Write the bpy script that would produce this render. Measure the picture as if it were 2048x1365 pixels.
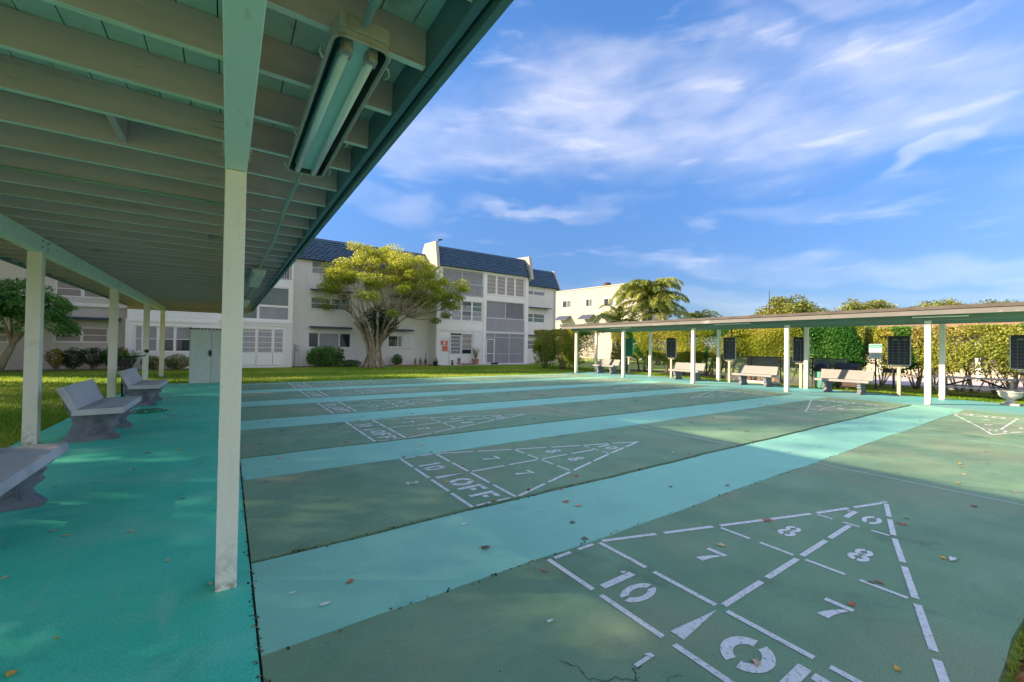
import bpy, math, random
import numpy as np
from mathutils import Vector, Matrix, Euler

for o in list(bpy.data.objects):
    bpy.data.objects.remove(o)
S = bpy.context.scene
C = S.collection
PI = math.pi
rad = math.radians

# ------------------------------------------------------------------ camera
cam_d = bpy.data.cameras.new('camera')
cam = bpy.data.objects.new('camera', cam_d)
C.objects.link(cam)
S.camera = cam
cam_d.sensor_width = 36
cam_d.lens = 829.19 / 2048 * 36
cam_d.clip_start = 0.05
cam_d.clip_end = 2000
YAW, PITCH, ROLL = .6012, .0135, .0156
fw = Vector((math.sin(YAW) * math.cos(PITCH), math.cos(YAW) * math.cos(PITCH), math.sin(PITCH)))
rt = Vector((math.cos(YAW), -math.sin(YAW), 0))
up = rt.cross(fw)
R_ = rt * math.cos(ROLL) + up * math.sin(ROLL)
U_ = -rt * math.sin(ROLL) + up * math.cos(ROLL)
m = Matrix((R_, U_, -fw)).transposed().to_4x4()
m.translation = Vector((0, 0, 1.3706))
cam.matrix_world = m

# ------------------------------------------------------------------ light
SUN_EL = rad(25)
sun_from = Vector((-0.839 * math.cos(SUN_EL), 0.545 * math.cos(SUN_EL), math.sin(SUN_EL)))
sd = bpy.data.lights.new('sun', 'SUN')
sd.energy = 1.6
sd.angle = rad(0.8)
sd.color = (1.0, 0.80, 0.54)
sun = bpy.data.objects.new('sun', sd)
C.objects.link(sun)
sun.rotation_euler = sun_from.to_track_quat('Z', 'Y').to_euler()

W = bpy.data.worlds.new("World")
S.world = W
W.use_nodes = True
nt = W.node_tree
nt.nodes.clear()
def wn(t, **k):
    n = nt.nodes.new(t)
    for a, b in k.items():
        setattr(n, a, b)
    return n
def wl(a, ai, b, bi):
    nt.links.new(a.outputs[ai], b.inputs[bi])
out = wn('ShaderNodeOutputWorld')
bg = wn('ShaderNodeBackground')
sky = wn('ShaderNodeTexSky', sky_type='NISHITA')
sky.sun_disc = False
sky.sun_elevation = SUN_EL
sky.sun_rotation = math.atan2(-0.839, 0.545)
sky.air_density = 1.25
sky.dust_density = 0.15
sky.ozone_density = 3.0
bg.inputs['Strength'].default_value = 0.15
tc = wn('ShaderNodeTexCoord')
sep = wn('ShaderNodeSeparateXYZ')
wl(tc, 'Generated', sep, 0)
def wmath(op, a=None, b=None, c=None):
    n = wn('ShaderNodeMath', operation=op)
    for i, v in enumerate((a, b, c)):
        if v is None: continue
        if isinstance(v, (int, float)): n.inputs[i].default_value = v
        else: nt.links.new(v, n.inputs[i])
    return n.outputs[0]
zc = wmath('ADD', wmath('MAXIMUM', sep.outputs[2], 0.0), 0.10)
cx_ = wmath('DIVIDE', sep.outputs[0], zc)
cy_ = wmath('DIVIDE', sep.outputs[1], zc)
comb = wn('ShaderNodeCombineXYZ')
nt.links.new(cx_, comb.inputs[0]); nt.links.new(cy_, comb.inputs[1])
def cloud(loc, rotz, scale, nscale, detail, rough, lo, hi, dist=0.0):
    mp = wn('ShaderNodeMapping')
    mp.inputs['Location'].default_value = loc
    mp.inputs['Rotation'].default_value = (0, 0, rotz)
    mp.inputs['Scale'].default_value = scale
    nt.links.new(comb.outputs[0], mp.inputs[0])
    nz = wn('ShaderNodeTexNoise')
    nz.inputs['Scale'].default_value = nscale
    nz.inputs['Detail'].default_value = detail
    nz.inputs['Roughness'].default_value = rough
    nz.inputs['Distortion'].default_value = dist
    nt.links.new(mp.outputs[0], nz.inputs['Vector'])
    mr = wn('ShaderNodeMapRange', interpolation_type='SMOOTHSTEP')
    mr.inputs['From Min'].default_value = lo
    mr.inputs['From Max'].default_value = hi
    nt.links.new(nz.outputs[0], mr.inputs[0])
    return mr.outputs[0]
DEG = 180 / math.pi
nrm_z = wmath('MINIMUM', wmath('MAXIMUM', sep.outputs[2], -1.0), 1.0)
az = wmath('MULTIPLY', wmath('ARCTAN2', sep.outputs[0], sep.outputs[1]), DEG)
el = wmath('MULTIPLY', wmath('ARCSINE', nrm_z), DEG)
ae = wn('ShaderNodeCombineXYZ'); nt.links.new(az, ae.inputs[0]); nt.links.new(el, ae.inputs[1])
def aenoise(sx, sy, rot, scale, detail, rough, loc=(0, 0, 0), dist=0):
    mp = wn('ShaderNodeMapping'); mp.inputs['Location'].default_value = loc; mp.inputs['Rotation'].default_value = (0, 0, rad(rot)); mp.inputs['Scale'].default_value = (sx, sy, 1)
    nt.links.new(ae.outputs[0], mp.inputs[0])
    nz = wn('ShaderNodeTexNoise'); nz.inputs['Scale'].default_value = scale; nz.inputs['Detail'].default_value = detail; nz.inputs['Roughness'].default_value = rough; nz.inputs['Distortion'].default_value = dist
    nt.links.new(mp.outputs[0], nz.inputs['Vector']); return nz.outputs[0]
w1 = wmath('MULTIPLY', wmath('SUBTRACT', aenoise(1, 1.6, 0, .09, 3, .55, (3, 8, 0)), .5), 20.0)
w2 = wmath('MULTIPLY', wmath('SUBTRACT', aenoise(.8, 1.6, 0, .10, 3, .5, (31, 2, 0)), .5), 9.0)
azw = wmath('ADD', az, w1); elw = wmath('ADD', el, w2)
def ell(a0, e0, ra, re, rot, k, soft=1.5):
    c, s_ = math.cos(rad(rot)), math.sin(rad(rot))
    dx = wmath('SUBTRACT', azw, a0); dy = wmath('SUBTRACT', elw, e0)
    u = wmath('DIVIDE', wmath('ADD', wmath('MULTIPLY', dx, c), wmath('MULTIPLY', dy, s_)), ra)
    v = wmath('DIVIDE', wmath('SUBTRACT', wmath('MULTIPLY', dy, c), wmath('MULTIPLY', dx, s_)), re)
    r2 = wmath('ADD', wmath('MULTIPLY', u, u), wmath('MULTIPLY', v, v))
    return wmath('MULTIPLY', wmath('EXPONENT', wmath('MULTIPLY', wmath('MULTIPLY', r2, r2), -.55)), k)
tot = None
for e in ((54.7, 28.8, 23, 5.4, -4, .85), (50, 33.4, 13, 2.6, -5, .5), (30, 25.8, 16, 3.4, 3, .75), (54, 22.6, 24, 2.6, -4, .30), (38, 18.0, 10.5, .8, 1, .65),
          (73, 9.3, 18, 1.3, -5, .55), (60, 6.0, 20, 1.2, -2, .35), (78, 18.7, 4, 1.0, 22, .75), (72, 35, 9, 1.2, -13, .6), (80, 26.5, 8, 3.2, -11, .55), (76.5, 22.3, 12, 2.0, -7, .4), (15.2, 18.7, 5, 1.5, -12, .5),
          (70, 15.5, 8, 1.1, -3, .3), (-35, 28, 28, 8, 5, .85), (-90, 24, 26, 8, -5, .85), (-150, 30, 32, 9, 4, .85), (145, 28, 32, 9, -4, .85), (100, 14, 14, 2.5, 3, .6), (0, 60, 70, 9, 3, .7), (120, 55, 50, 9, -3, .7), (-110, 56, 50, 9, 5, .7), (-120, 10, 40, 2.5, 2, .5), (160, 10, 30, 2.5, -2, .5)):  # ellipses outside the view are added clouds that neutralise the fill light
    v = ell(*e); tot = v if tot is None else wmath('ADD', tot, v)
fib = aenoise(.40, 1.8, 6, .22, 6, .52, (5, 1, 0), .35)
puff = aenoise(.8, 1.7, -4, .10, 5, .50, (17, 4, 0), .2)
tex = wmath('ADD', wmath('MULTIPLY', fib, .35), wmath('MULTIPLY', puff, .65))
tr = wn('ShaderNodeMapRange', interpolation_type='SMOOTHSTEP'); tr.inputs['From Min'].default_value = .34; tr.inputs['From Max'].default_value = .62; tr.inputs['To Min'].default_value = .30
nt.links.new(tex, tr.inputs[0])
veil = wn('ShaderNodeMapRange', interpolation_type='SMOOTHSTEP'); veil.inputs['From Min'].default_value = .55; veil.inputs['From Max'].default_value = .75; veil.inputs['To Max'].default_value = .22
nt.links.new(fib, veil.inputs[0])
# added cloud cover outside the view, to brighten and neutralise the fill light
cdot = wmath('ADD', wmath('ADD', wmath('MULTIPLY', sep.outputs[0], .735), wmath('MULTIPLY', sep.outputs[1], .555)), wmath('MULTIPLY', sep.outputs[2], .39))
aw = wn('ShaderNodeMapRange', interpolation_type='SMOOTHSTEP'); aw.inputs['From Min'].default_value = .60; aw.inputs['From Max'].default_value = .25
nt.links.new(cdot, aw.inputs[0])
nz3 = wn('ShaderNodeTexNoise'); nz3.inputs['Scale'].default_value = 3.2; nz3.inputs['Detail'].default_value = 6; nz3.inputs['Roughness'].default_value = .55
wl(tc, 'Generated', nz3, 'Vector')
cv = wn('ShaderNodeMapRange', interpolation_type='SMOOTHSTEP'); cv.inputs['From Min'].default_value = .34; cv.inputs['From Max'].default_value = .56
nt.links.new(nz3.outputs[0], cv.inputs[0])
rest = wmath('MULTIPLY', wmath('MULTIPLY', aw.outputs[0], cv.outputs[0]), .95)
cm = wmath('MAXIMUM', wmath('MINIMUM', wmath('ADD', wmath('MULTIPLY', wmath('MULTIPLY', wmath('MINIMUM', tot, 1.0), tr.outputs[0]), .50), veil.outputs[0]), .85), rest)
lowf = wn('ShaderNodeMapRange', interpolation_type='SMOOTHSTEP')
lowf.inputs['From Min'].default_value = 0; lowf.inputs['From Max'].default_value = 38
nt.links.new(el, lowf.inputs[0])
tcol = wn('ShaderNodeMix', data_type='RGBA'); nt.links.new(lowf.outputs[0], tcol.inputs[0])
tcol.inputs[6].default_value = (.064, .082, .132, 1); tcol.inputs[7].default_value = (.125, .187, .262, 1)
tint = wn('ShaderNodeMix', data_type='RGBA', blend_type='MULTIPLY'); tint.inputs[0].default_value = 1
nt.links.new(sky.outputs[0], tint.inputs[6]); nt.links.new(tcol.outputs[2], tint.inputs[7])
cscale = wn('ShaderNodeMix', data_type='RGBA', blend_type='MULTIPLY'); cscale.inputs[0].default_value = 1
nt.links.new(tint.outputs[2], cscale.inputs[6]); cscale.inputs[7].default_value = (.5, .5, .5, 1)
ccol = wn('ShaderNodeMix', data_type='RGBA', blend_type='ADD'); ccol.inputs[0].default_value = 1
nt.links.new(cscale.outputs[2], ccol.inputs[6]); ccol.inputs[7].default_value = (.90, .81, .73, 1)
mix = wn('ShaderNodeMix', data_type='RGBA')
nt.links.new(cm, mix.inputs[0])
nt.links.new(tint.outputs[2], mix.inputs[6])
nt.links.new(ccol.outputs[2], mix.inputs[7])
nt.links.new(mix.outputs[2], bg.inputs['Color'])
wl(bg, 0, out, 0)

S.view_settings.view_transform = 'Standard'
S.view_settings.look = 'None'
S.view_settings.gamma = 1
S.view_settings.use_curve_mapping = False
S.view_settings.exposure = 2.85
S.render.engine = 'CYCLES'

# ------------------------------------------------------------------ helpers
rng = np.random.default_rng(7)
random.seed(7)

class MB:
    def __init__(s):
        s.v = []; s.f = []; s.m = []
    def add(s, vs, fs, mi=0):
        b = len(s.v)
        s.v += [tuple(p) for p in vs]
        for f in fs:
            s.f.append(tuple(b + i for i in f)); s.m.append(mi)
        return s
    def box(s, x0, x1, y0, y1, z0, z1, mi=0):
        vs = [(x0, y0, z0), (x1, y0, z0), (x1, y1, z0), (x0, y1, z0), (x0, y0, z1), (x1, y0, z1), (x1, y1, z1), (x0, y1, z1)]
        return s.add(vs, [(0, 3, 2, 1), (4, 5, 6, 7), (0, 1, 5, 4), (1, 2, 6, 5), (2, 3, 7, 6), (3, 0, 4, 7)], mi)
    def bar(s, a, b, w, h, mi=0):
        """box section from point a to point b"""
        a = Vector(a); b = Vector(b); d = (b - a).normalized()
        ref = Vector((0, 0, 1)) if abs(d.z) < .95 else Vector((1, 0, 0))
        x = d.cross(ref).normalized() * (w / 2); y = x.cross(d).normalized() * (h / 2)
        vs = [p + sx * x + sy * y for p in (a, b) for sx, sy in ((-1, -1), (1, -1), (1, 1), (-1, 1))]
        return s.add(vs, [(0, 1, 2, 3), (7, 6, 5, 4), (0, 4, 5, 1), (1, 5, 6, 2), (2, 6, 7, 3), (3, 7, 4, 0)], mi)
    def prism(s, poly, axis, a, b, mi=0):
        """extrude a 2D polygon; axis 'x': poly=(y,z); 'y': poly=(x,z); 'z': poly=(x,y)"""
        def P(p, t):
            return (t, p[0], p[1]) if axis == 'x' else (p[0], t, p[1]) if axis == 'y' else (p[0], p[1], t)
        n = len(poly)
        vs = [P(p, a) for p in poly] + [P(p, b) for p in poly]
        fs = [tuple(range(n)), tuple(range(2 * n - 1, n - 1, -1))]
        fs += [(i, (i + 1) % n, n + (i + 1) % n, n + i) for i in range(n)]
        return s.add(vs, fs, mi)
    def tube(s, pts, r, n=6, mi=0, caps=True):
        pts = [Vector(p) for p in pts]
        rs = r if isinstance(r, (list, tuple)) else [r] * len(pts)
        vs = []
        for i, p in enumerate(pts):
            d = (pts[min(i + 1, len(pts) - 1)] - pts[max(i - 1, 0)])
            if d.length < 1e-9: d = Vector((0, 0, 1))
            d.normalize()
            ref = Vector((0, 0, 1)) if abs(d.z) < .9 else Vector((1, 0, 0))
            x = d.cross(ref).normalized(); y = x.cross(d).normalized()
            for k in range(n):
                a = 2 * PI * k / n
                vs.append(p + (x * math.cos(a) + y * math.sin(a)) * rs[i])
        fs = []
        for i in range(len(pts) - 1):
            for k in range(n):
                k2 = (k + 1) % n
                fs.append((i * n + k, i * n + k2, (i + 1) * n + k2, (i + 1) * n + k))
        if caps:
            fs.append(tuple(range(n))[::-1]); fs.append(tuple((len(pts) - 1) * n + k for k in range(n)))
        return s.add(vs, fs, mi)
    def lathe(s, prof, cx=0, cy=0, n=20, mi=0):
        vs = [(cx + r * math.cos(2 * PI * k / n), cy + r * math.sin(2 * PI * k / n), z) for r, z in prof for k in range(n)]
        fs = []
        for i in range(len(prof) - 1):
            for k in range(n):
                k2 = (k + 1) % n
                fs.append((i * n + k, i * n + k2, (i + 1) * n + k2, (i + 1) * n + k))
        fs.append(tuple(range(n))[::-1]); fs.append(tuple((len(prof) - 1) * n + k for k in range(n)))
        return s.add(vs, fs, mi)
    def mesh(s, name, mats, smooth=False):
        me = bpy.data.meshes.new(name)
        me.from_pydata(s.v, [], s.f)
        for mt in (mats if isinstance(mats, (list, tuple)) else [mats]):
            me.materials.append(mt)
        me.polygons.foreach_set('material_index', s.m)
        if smooth: me.polygons.foreach_set('use_smooth', [True] * len(s.f))
        me.update()
        return me
    def build(s, name, mats, parent=None, smooth=False, bevel=0, fix=False, **kw):
        me = s.mesh(name, mats, smooth)
        if fix or bevel:
            import bmesh
            bm = bmesh.new(); bm.from_mesh(me)
            if bevel: bmesh.ops.remove_doubles(bm, verts=bm.verts, dist=1e-5)
            bmesh.ops.recalc_face_normals(bm, faces=bm.faces)
            bm.to_mesh(me); bm.free()
        o = link(name, me, parent)
        if bevel:
            b = o.modifiers.new('bevel', 'BEVEL'); b.width = bevel; b.segments = 2; b.limit_method = 'ANGLE'
        for k, v in kw.items(): o[k] = v
        return o

def link(name, data, parent=None, loc=None):
    o = bpy.data.objects.new(name, data)
    C.objects.link(o)
    if parent is not None: o.parent = parent
    if loc is not None: o.location = loc
    return o
def thing(name, label, cat, loc=(0, 0, 0), rz=0, group=None):
    o = bpy.data.objects.new(name, None)
    o.empty_display_size = .2
    C.objects.link(o); o.location = loc; o.rotation_euler = (0, 0, rz)
    return tag(o, label, cat, group)
def tag(o, label, cat, group=None, kind=None):
    o['label'] = label; o['category'] = cat
    if group: o['group'] = group
    if kind: o['kind'] = kind
    return o
kids = {}
def copy_tree(o, parent=None):
    c = o.copy(); C.objects.link(c); c.parent = parent
    for ch in list(o.children): copy_tree(ch, c)
    return c

# ------------------------------------------------------------------ materials
def mat(name, col, rough=.6, col2=None, nscale=6, namt=1.0, bump=0, bscale=60, metal=0, spec=None, col3=None, n3=.6, lo3=.55, hi3=.7, coord='Object', detail=6, stretch=None, amt3=1.0):
    M = bpy.data.materials.new(name); M.use_nodes = True
    t = M.node_tree; b = t.nodes['Principled BSDF']
    b.inputs['Roughness'].default_value = rough; b.inputs['Metallic'].default_value = metal
    if spec is not None: b.inputs['Specular IOR Level'].default_value = spec
    b.inputs['Base Color'].default_value = (*col, 1)
    if col2 or bump or col3:
        tcn = t.nodes.new('ShaderNodeTexCoord')
        src = tcn.outputs[coord]
        if stretch:
            mp = t.nodes.new('ShaderNodeMapping'); mp.inputs['Scale'].default_value = stretch
            t.links.new(src, mp.inputs[0]); src = mp.outputs[0]
        cur = None
        if col2:
            n = t.nodes.new('ShaderNodeTexNoise'); n.inputs['Scale'].default_value = nscale; n.inputs['Detail'].default_value = detail; n.inputs['Roughness'].default_value = .65
            t.links.new(src, n.inputs['Vector'])
            r = t.nodes.new('ShaderNodeMapRange'); r.inputs['From Min'].default_value = .32; r.inputs['From Max'].default_value = .68
            t.links.new(n.outputs[0], r.inputs[0])
            mx = t.nodes.new('ShaderNodeMix'); mx.data_type = 'RGBA'
            t.links.new(r.outputs[0], mx.inputs[0])
            mx.inputs[6].default_value = (*col, 1); mx.inputs[7].default_value = (*col2, 1)
            cur = mx.outputs[2]
        if col3:
            n = t.nodes.new('ShaderNodeTexNoise'); n.inputs['Scale'].default_value = n3; n.inputs['Detail'].default_value = 5
            t.links.new(src, n.inputs['Vector'])
            r = t.nodes.new('ShaderNodeMapRange'); r.inputs['From Min'].default_value = lo3; r.inputs['From Max'].default_value = hi3; r.inputs['To Max'].default_value = amt3
            t.links.new(n.outputs[0], r.inputs[0])
            mx = t.nodes.new('ShaderNodeMix'); mx.data_type = 'RGBA'
            t.links.new(r.outputs[0], mx.inputs[0])
            if cur: t.links.new(cur, mx.inputs[6])
            else: mx.inputs[6].default_value = (*col, 1)
            mx.inputs[7].default_value = (*col3, 1)
            cur = mx.outputs[2]
        if cur: t.links.new(cur, b.inputs['Base Color'])
        if bump:
            n = t.nodes.new('ShaderNodeTexNoise'); n.inputs['Scale'].default_value = bscale; n.inputs['Detail'].default_value = 4
            t.links.new(src, n.inputs['Vector'])
            bp = t.nodes.new('ShaderNodeBump'); bp.inputs['Strength'].default_value = bump; bp.inputs['Distance'].default_value = .01
            t.links.new(n.outputs[0], bp.inputs['Height']); t.links.new(bp.outputs[0], b.inputs['Normal'])
    return M
def leafmat(name, cols, trans=.35, rough=.5):
    """cols: list of (pos, rgb) over the per-leaf tint attribute"""
    M = bpy.data.materials.new(name); M.use_nodes = True
    t = M.node_tree; b = t.nodes['Principled BSDF']; o = t.nodes['Material Output']
    a = t.nodes.new('ShaderNodeAttribute'); a.attribute_name = 'tint'
    cr = t.nodes.new('ShaderNodeValToRGB')
    while len(cr.color_ramp.elements) < len(cols): cr.color_ramp.elements.new(.5)
    for e, (p, c) in zip(cr.color_ramp.elements, cols): e.position = p; e.color = (*c, 1)
    t.links.new(a.outputs['Fac'], cr.inputs[0])
    t.links.new(cr.outputs[0], b.inputs['Base Color']); b.inputs['Roughness'].default_value = rough
    b.inputs['Specular IOR Level'].default_value = .3
    tr = t.nodes.new('ShaderNodeBsdfTranslucent'); t.links.new(cr.outputs[0], tr.inputs[0])
    mx = t.nodes.new('ShaderNodeMixShader'); mx.inputs[0].default_value = trans
    t.links.new(b.outputs[0], mx.inputs[1]); t.links.new(tr.outputs[0], mx.inputs[2]); t.links.new(mx.outputs[0], o.inputs[0])
    return M
def grain(M, scale, amt, scale2=None):
    """multiply the base colour by a fine speckle"""
    t = M.node_tree; b = t.nodes['Principled BSDF']
    inp = b.inputs['Base Color']
    tcn = t.nodes.new('ShaderNodeTexCoord'); n = t.nodes.new('ShaderNodeTexNoise'); n.inputs['Scale'].default_value = scale; n.inputs['Detail'].default_value = 3
    t.links.new(tcn.outputs['Object'], n.inputs['Vector'])
    r = t.nodes.new('ShaderNodeMapRange'); r.inputs['From Min'].default_value = .3; r.inputs['From Max'].default_value = .7
    r.inputs['To Min'].default_value = 1 - amt; r.inputs['To Max'].default_value = 1 + amt
    t.links.new(n.outputs[0], r.inputs[0])
    mx = t.nodes.new('ShaderNodeMix'); mx.data_type = 'RGBA'; mx.blend_type = 'MULTIPLY'; mx.inputs[0].default_value = 1
    if inp.links: t.links.new(inp.links[0].from_socket, mx.inputs[6])
    else: mx.inputs[6].default_value = inp.default_value
    t.links.new(r.outputs[0], mx.inputs[7]); t.links.new(mx.outputs[2], inp)
    return M

m_court = grain(mat('court_green_paint', (.155, .290, .165), .85, (.225, .375, .220), 1.7, bump=.22, bscale=190, col3=(.36, .34, .20), n3=.6, lo3=.50, hi3=.74, amt3=.75), 210, .36)
def layer(M, col, scale, stretch=(1, 1, 1), rot=0, lo=.55, hi=.75, amt=.5, detail=6, rough=.6, dist=0):
    t = M.node_tree; b = t.nodes['Principled BSDF']; inp = b.inputs['Base Color']; src = inp.links[0].from_socket
    tcn = t.nodes.new('ShaderNodeTexCoord'); mp = t.nodes.new('ShaderNodeMapping'); mp.inputs['Rotation'].default_value = (0, 0, rad(rot)); mp.inputs['Scale'].default_value = stretch
    t.links.new(tcn.outputs['Object'], mp.inputs[0])
    n = t.nodes.new('ShaderNodeTexNoise'); n.inputs['Scale'].default_value = scale; n.inputs['Detail'].default_value = detail; n.inputs['Roughness'].default_value = rough; n.inputs['Distortion'].default_value = dist
    t.links.new(mp.outputs[0], n.inputs['Vector'])
    r = t.nodes.new('ShaderNodeMapRange'); r.interpolation_type = 'SMOOTHSTEP'; r.inputs['From Min'].default_value = lo; r.inputs['From Max'].default_value = hi; r.inputs['To Max'].default_value = amt
    t.links.new(n.outputs[0], r.inputs[0])
    mx = t.nodes.new('ShaderNodeMix'); mx.data_type = 'RGBA'; t.links.new(r.outputs[0], mx.inputs[0]); t.links.new(src, mx.inputs[6]); mx.inputs[7].default_value = (*col, 1)
    t.links.new(mx.outputs[2], inp); return M
layer(m_court, (.30, .37, .30), 1.0, (.9, 9, 1), 2, .56, .74, .35, 8)             # disc scuffs along the lanes
layer(m_court, (.07, .12, .085), 1.3, (1, 1, 1), 20, .56, .72, .55, 8, .65, .8)     # damp, mildewed blotches
layer(m_court, (.05, .07, .05), 26, (1, 1, 1), 0, .70, .74, .7, 3)                   # pits and specks
layer(m_court, (.33, .31, .24), 5, (1, 1, 1), 0, .64, .72, .4, 7, .7)                # thin worn flakes
layer(m_court, (.34, .30, .20), .45, (1, 1, 1), 50, .54, .70, .35, 4, .5)           # broad sun-faded areas
m_walk = grain(mat('turquoise_paint', (.25, .60, .44), .6, (.29, .65, .48), 1.5, bump=.25, bscale=110, col3=(.24, .43, .40), n3=1.3, lo3=.58, hi3=.8, amt3=.6), 150, .14)
m_patio = grain(mat('patio_teal_paint', (.048, .60, .395), .55, (.10, .66, .465), 1.6, bump=.3, bscale=45, col3=(.26, .66, .50), n3=1.3, lo3=.50, hi3=.74, amt3=.6, stretch=(.7, 1.3, 1)), 90, .16)
layer(m_walk, (.42, .62, .56), 1.2, (.8, 7, 1), 4, .56, .76, .45, 8)
layer(m_walk, (.13, .34, .30), 1.6, (1, 1, 1), 0, .57, .74, .5, 8, .65, .6)
layer(m_walk, (.08, .20, .18), 20, (1, 1, 1), 0, .70, .74, .6, 3)
layer(m_patio, (.34, .66, .53), 1.1, (3.2, .9, 1), 38, .54, .74, .55, 9, .65, .4)    # pale rubbed streaks
layer(m_patio, (.02, .36, .25), 1.4, (1, 1, 1), 10, .55, .72, .6, 8, .6, .6)
layer(m_patio, (.02, .20, .15), 17, (1, 1, 1), 0, .71, .75, .6, 3)
layer(m_patio, (.45, .70, .60), 9, (1, 1, 1), 0, .70, .76, .5, 6, .7)
m_apron = grain(mat('apron_paint', (.165, .40, .385), .65, (.21, .44, .40), 1.0, bump=.25, bscale=100, col3=(.13, .46, .47), n3=.5, lo3=.45, hi3=.6), 130, .14)
m_line = mat('line_white_paint', (.72, .73, .69), .7, (.84, .84, .80), 26, col3=(.30, .37, .35), n3=48, lo3=.54, hi3=.74)
m_line_thin = mat('dead_line_paint', (.52, .56, .50), .7, (.68, .70, .62), 14)
m_gap = mat('joint_dark', (.025, .04, .035), .9, (.06, .05, .04), 30)
m_bluepatch = mat('worn_blue_patch', (.24, .40, .46), .8, (.30, .46, .50), 18)
m_post = grain(mat('post_cream_paint', (.86, .78, .66), .5, (.90, .82, .70), 3, bump=.12, bscale=40, col3=(.50, .46, .38), n3=5, lo3=.63, hi3=.8, amt3=.5), 60, .03)
def base_wear(M, rust=(.30, .13, .05), zr=.05, dirt=(.42, .38, .30), zd=.35):
    t = M.node_tree; b = t.nodes['Principled BSDF']; inp = b.inputs['Base Color']; src = inp.links[0].from_socket
    tcn = t.nodes.new('ShaderNodeTexCoord'); sp = t.nodes.new('ShaderNodeSeparateXYZ'); t.links.new(tcn.outputs['Object'], sp.inputs[0])
    n = t.nodes.new('ShaderNodeTexNoise'); n.inputs['Scale'].default_value = 26; n.inputs['Detail'].default_value = 5; t.links.new(tcn.outputs['Object'], n.inputs['Vector'])
    for z, col, k, off in ((zd, dirt, .55, .45), (zr, rust, .95, .50)):
        r = t.nodes.new('ShaderNodeMapRange'); r.inputs['From Min'].default_value = 0; r.inputs['From Max'].default_value = z; r.inputs['To Min'].default_value = 1; r.inputs['To Max'].default_value = 0
        t.links.new(sp.outputs[2], r.inputs[0])
        m1 = t.nodes.new('ShaderNodeMath'); m1.operation = 'SUBTRACT'; t.links.new(n.outputs[0], m1.inputs[0]); m1.inputs[1].default_value = off
        m2 = t.nodes.new('ShaderNodeMath'); m2.operation = 'MULTIPLY_ADD'; t.links.new(m1.outputs[0], m2.inputs[0]); m2.inputs[1].default_value = 5; m2.inputs[2].default_value = .3
        m3 = t.nodes.new('ShaderNodeMath'); m3.operation = 'MULTIPLY'; m3.use_clamp = True; t.links.new(m2.outputs[0], m3.inputs[0]); t.links.new(r.outputs[0], m3.inputs[1])
        m4 = t.nodes.new('ShaderNodeMath'); m4.operation = 'MULTIPLY'; t.links.new(m3.outputs[0], m4.inputs[0]); m4.inputs[1].default_value = k
        mx = t.nodes.new('ShaderNodeMix'); mx.data_type = 'RGBA'; t.links.new(m4.outputs[0], mx.inputs[0]); t.links.new(src, mx.inputs[6]); mx.inputs[7].default_value = (*col, 1); src = mx.outputs[2]
    t.links.new(src, inp); return M
base_wear(m_post)
m_beam = mat('beam_sage_paint', (.78, .85, .76), .5, (.82, .88, .79), 3, bump=.12, bscale=30, col3=(.30, .33, .27), n3=4, lo3=.6, hi3=.8, amt3=.5)
m_rafter = mat('rafter_shade_tone', (.70, .52, .56), .6, (.58, .44, .47), 1.6, bump=.15, bscale=30, stretch=(1, 6, 6), col3=(.52, .42, .33), n3=.9, lo3=.5, hi3=.75, amt3=.6)  # darker, browner than the undersides: shade on the rafter sides put into the colour
m_rafter_b = mat('rafter_bottom_bounce', (.80, .86, .74), .6, (.70, .78, .66), 3)  # paler underside: light bounced up from the ground put into the colour
m_deck = mat('roof_board_sage_paint', (.50, .66, .60), .65, (.58, .72, .66), 2, bump=.15, bscale=30, col3=(.25, .32, .28), n3=6, lo3=.62, hi3=.8)
m_fascia = mat('fascia_teal_paint', (.10, .21, .235), .5, (.135, .26, .28), 3, bump=.1, bscale=20, col3=(.10, .17, .2), n3=8, lo3=.58, hi3=.75, stretch=(4, 1, 4))
m_rooffelt = mat('roofing_felt', (.085, .072, .065), .9, (.13, .11, .10), 3)
m_fascia_r = mat('fascia_pale_paint', (.17, .16, .155), .6, (.13, .13, .125), 2, col3=(.26, .26, .25), n3=1.2, lo3=.6, hi3=.65)
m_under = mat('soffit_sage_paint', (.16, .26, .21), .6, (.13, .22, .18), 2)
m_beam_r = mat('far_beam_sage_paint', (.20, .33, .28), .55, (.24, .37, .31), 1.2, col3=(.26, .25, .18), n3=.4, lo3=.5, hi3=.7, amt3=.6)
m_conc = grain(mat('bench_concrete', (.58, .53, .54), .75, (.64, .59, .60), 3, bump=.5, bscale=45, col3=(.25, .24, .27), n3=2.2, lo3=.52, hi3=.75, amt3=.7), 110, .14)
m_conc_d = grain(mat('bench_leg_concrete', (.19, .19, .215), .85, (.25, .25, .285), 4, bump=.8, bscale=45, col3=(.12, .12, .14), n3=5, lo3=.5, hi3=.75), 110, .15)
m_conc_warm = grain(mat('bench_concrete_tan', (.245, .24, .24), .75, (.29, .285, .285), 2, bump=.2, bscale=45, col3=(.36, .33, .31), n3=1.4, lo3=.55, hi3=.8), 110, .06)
m_housing = mat('fixture_housing', (.42, .37, .31), .55, (.52, .47, .41), 9, col3=(.25, .15, .09), n3=8, lo3=.6, hi3=.75)
m_dark = mat('fixture_dark_tray', (.035, .045, .045), .4, (.07, .08, .08), 9)
m_refl = mat('fixture_reflector', (.62, .85, .76), .35, (.70, .88, .80), 6)
m_tube = mat('fluorescent_tube', (.88, .90, .86), .22, (.80, .84, .80), 12)
m_lamph = mat('lampholder_rust', (.55, .52, .47), .6, (.30, .19, .12), 40)
m_clip = mat('clip_metal', (.5, .52, .48), .35, metal=.7)
m_diff = mat('fixture_diffuser', (.55, .56, .48), .35, (.62, .63, .56), 8)
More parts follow.
